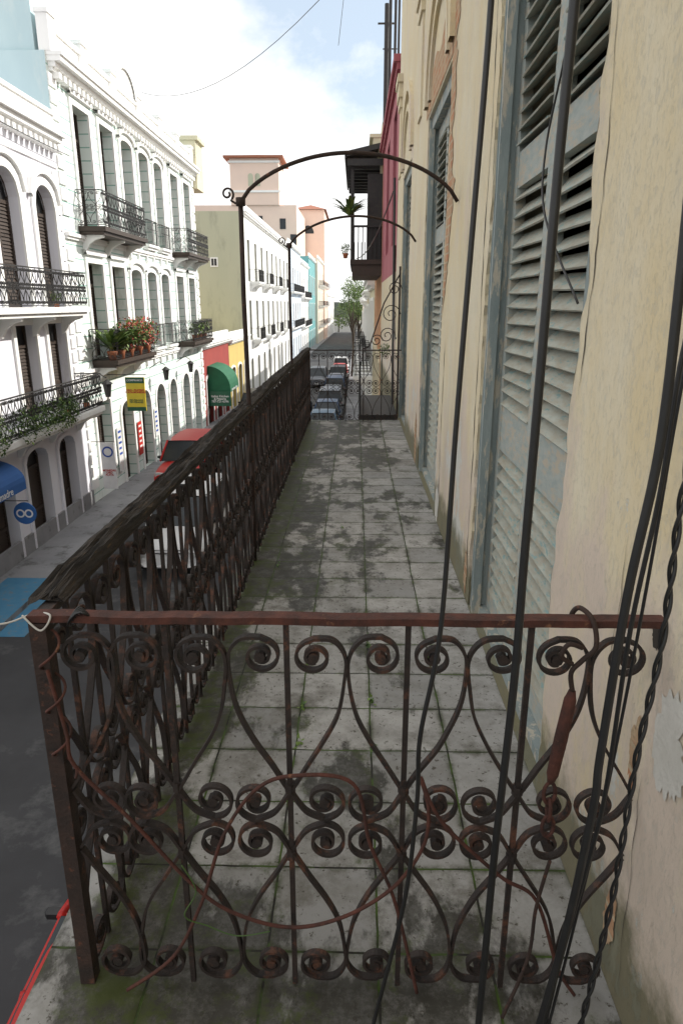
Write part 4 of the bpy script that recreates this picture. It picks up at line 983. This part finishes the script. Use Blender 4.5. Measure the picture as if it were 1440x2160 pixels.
def tree(x,y,h,rad,label,seed):
    rn=random.Random(seed); z=gz(y); e=thing('tree',label,'tree',(x,y,z),'street trees')
    mb=MB(); mb.tube([(x,y,z),(x+.1,y,z+h*.4),(x-.1,y+.1,z+h*.7)],[.22,.16,.08],8)
    tips=[]
    for i in range(9):
        a=i*2.4; r=rad*rn.uniform(.5,.85); p=(x+r*math.cos(a),y+r*math.sin(a),z+h*rn.uniform(.6,.95)); tips.append(p)
        mb.tube([(x,y,z+h*rn.uniform(.35,.6)),((x+p[0])/2,(y+p[1])/2,z+h*.65),p],[.09,.05,.02],6)
    part('trunk',mb.mesh('trunk',[trunkm],True),e)
    mb=MB()
    for p in tips+[(x,y,z+h)]:
        leaves(mb,p,(rad*.5,rad*.5,rad*.42),330,.16,rn.choice([[1,1,0],[0,1],[1,1,1,0]]),rn)
    part('crown',mb.mesh('crown',[leafm,leafl]),e)
tree(-.3,74,9.6,1.7,'green street tree beyond the parked cars',1); tree(.3,84,9.6,2.2,'green street tree beyond the parked cars',2); tree(-1,215,10,4,'tree at the end of the street',3); tree(-6,245,9,4,'tree at the end of the street',4); tree(2,100,9.5,2.6,'green street tree beyond the parked cars',6); tree(3,235,12,5,'tree at the end of the street',8)
for i,(x,y) in enumerate(((-.22,2.55),(-.215,2.3),(.076,2.27),(.078,2.6),(-.218,2.9),(.07,3.1),(-.3,1.75),(-.5,4.2),(-.1,5.0),(.38,2.9))):
    mb=MB(); leaves(mb,(x,y,FZ+.008),(.012,.03,.012),14,.016,[0,1],rp); thing('weed','tiny green weed growing in a tile joint','weed',(0,0,0),'weeds in the tile joints',mesh=mb.mesh('weed',[leafm,leafl]))

# ------------------------------------------------------------ light, world, camera
EL=R(35); AZ=R(68)
sd=Vector((math.sin(AZ)*math.cos(EL),math.cos(AZ)*math.cos(EL),math.sin(EL)))
li=bpy.data.lights.new('Sun','SUN'); li.energy=5; li.angle=R(.5); li.color=(1,.95,.87)
lo=link(bpy.data.objects.new('Sun',li)); lo.rotation_euler=(-sd).to_track_quat('-Z','Y').to_euler(); lo.location=(20,20,40)
w=bpy.data.worlds.new('World'); SC.world=w; w.use_nodes=True; nt=w.node_tree
bg=nt.nodes['Background']; sk=nn(nt,'ShaderNodeTexSky',sky_type='NISHITA'); sk.sun_disc=False; sk.sun_elevation=EL; sk.sun_rotation=AZ; sk.air_density=1.0; sk.dust_density=.6
tc=nn(nt,'ShaderNodeTexCoord'); mp=nn(nt,'ShaderNodeMapping'); mp.inputs['Scale'].default_value=(1,1,1.6); mp.inputs['Location'].default_value=(.3,.2,.1); lk(nt,tc.outputs['Generated'],mp.inputs['Vector'])
cn=noi(nt,mp.outputs[0],2.6,9,.62,.3)
dp=nn(nt,'ShaderNodeVectorMath',operation='DOT_PRODUCT'); nv=nn(nt,'ShaderNodeVectorMath',operation='NORMALIZE'); lk(nt,tc.outputs['Generated'],nv.inputs[0]); lk(nt,nv.outputs[0],dp.inputs[0]); dp.inputs[1].default_value=Vector((-.03,.90,.44)).normalized()
hole=mr(nt,dp.outputs['Value'],.965,.998,0,.36)
cl=mr(nt,mth(nt,'SUBTRACT',mth(nt,'ADD',cn,.13),hole),.36,.58)
haze=mix(nt,.5,sk.outputs[0],(7.0,7.8,8.4))
col=mix(nt,cl,haze,(8.8,8.8,8.75))
lk(nt,col,bg.inputs['Color']); bg.inputs['Strength'].default_value=.15
cd=bpy.data.cameras.new('Camera'); cd.sensor_fit='VERTICAL'; cd.sensor_height=36; cd.sensor_width=24; cd.lens=24; cd.clip_start=.05; cd.clip_end=8000
co=link(bpy.data.objects.new('Camera',cd)); co.location=(0,0,6.5); co.rotation_euler=(R(73),0,.0204); SC.camera=co
SC.view_settings.view_transform='Standard'; SC.view_settings.look='None'; SC.view_settings.exposure=0
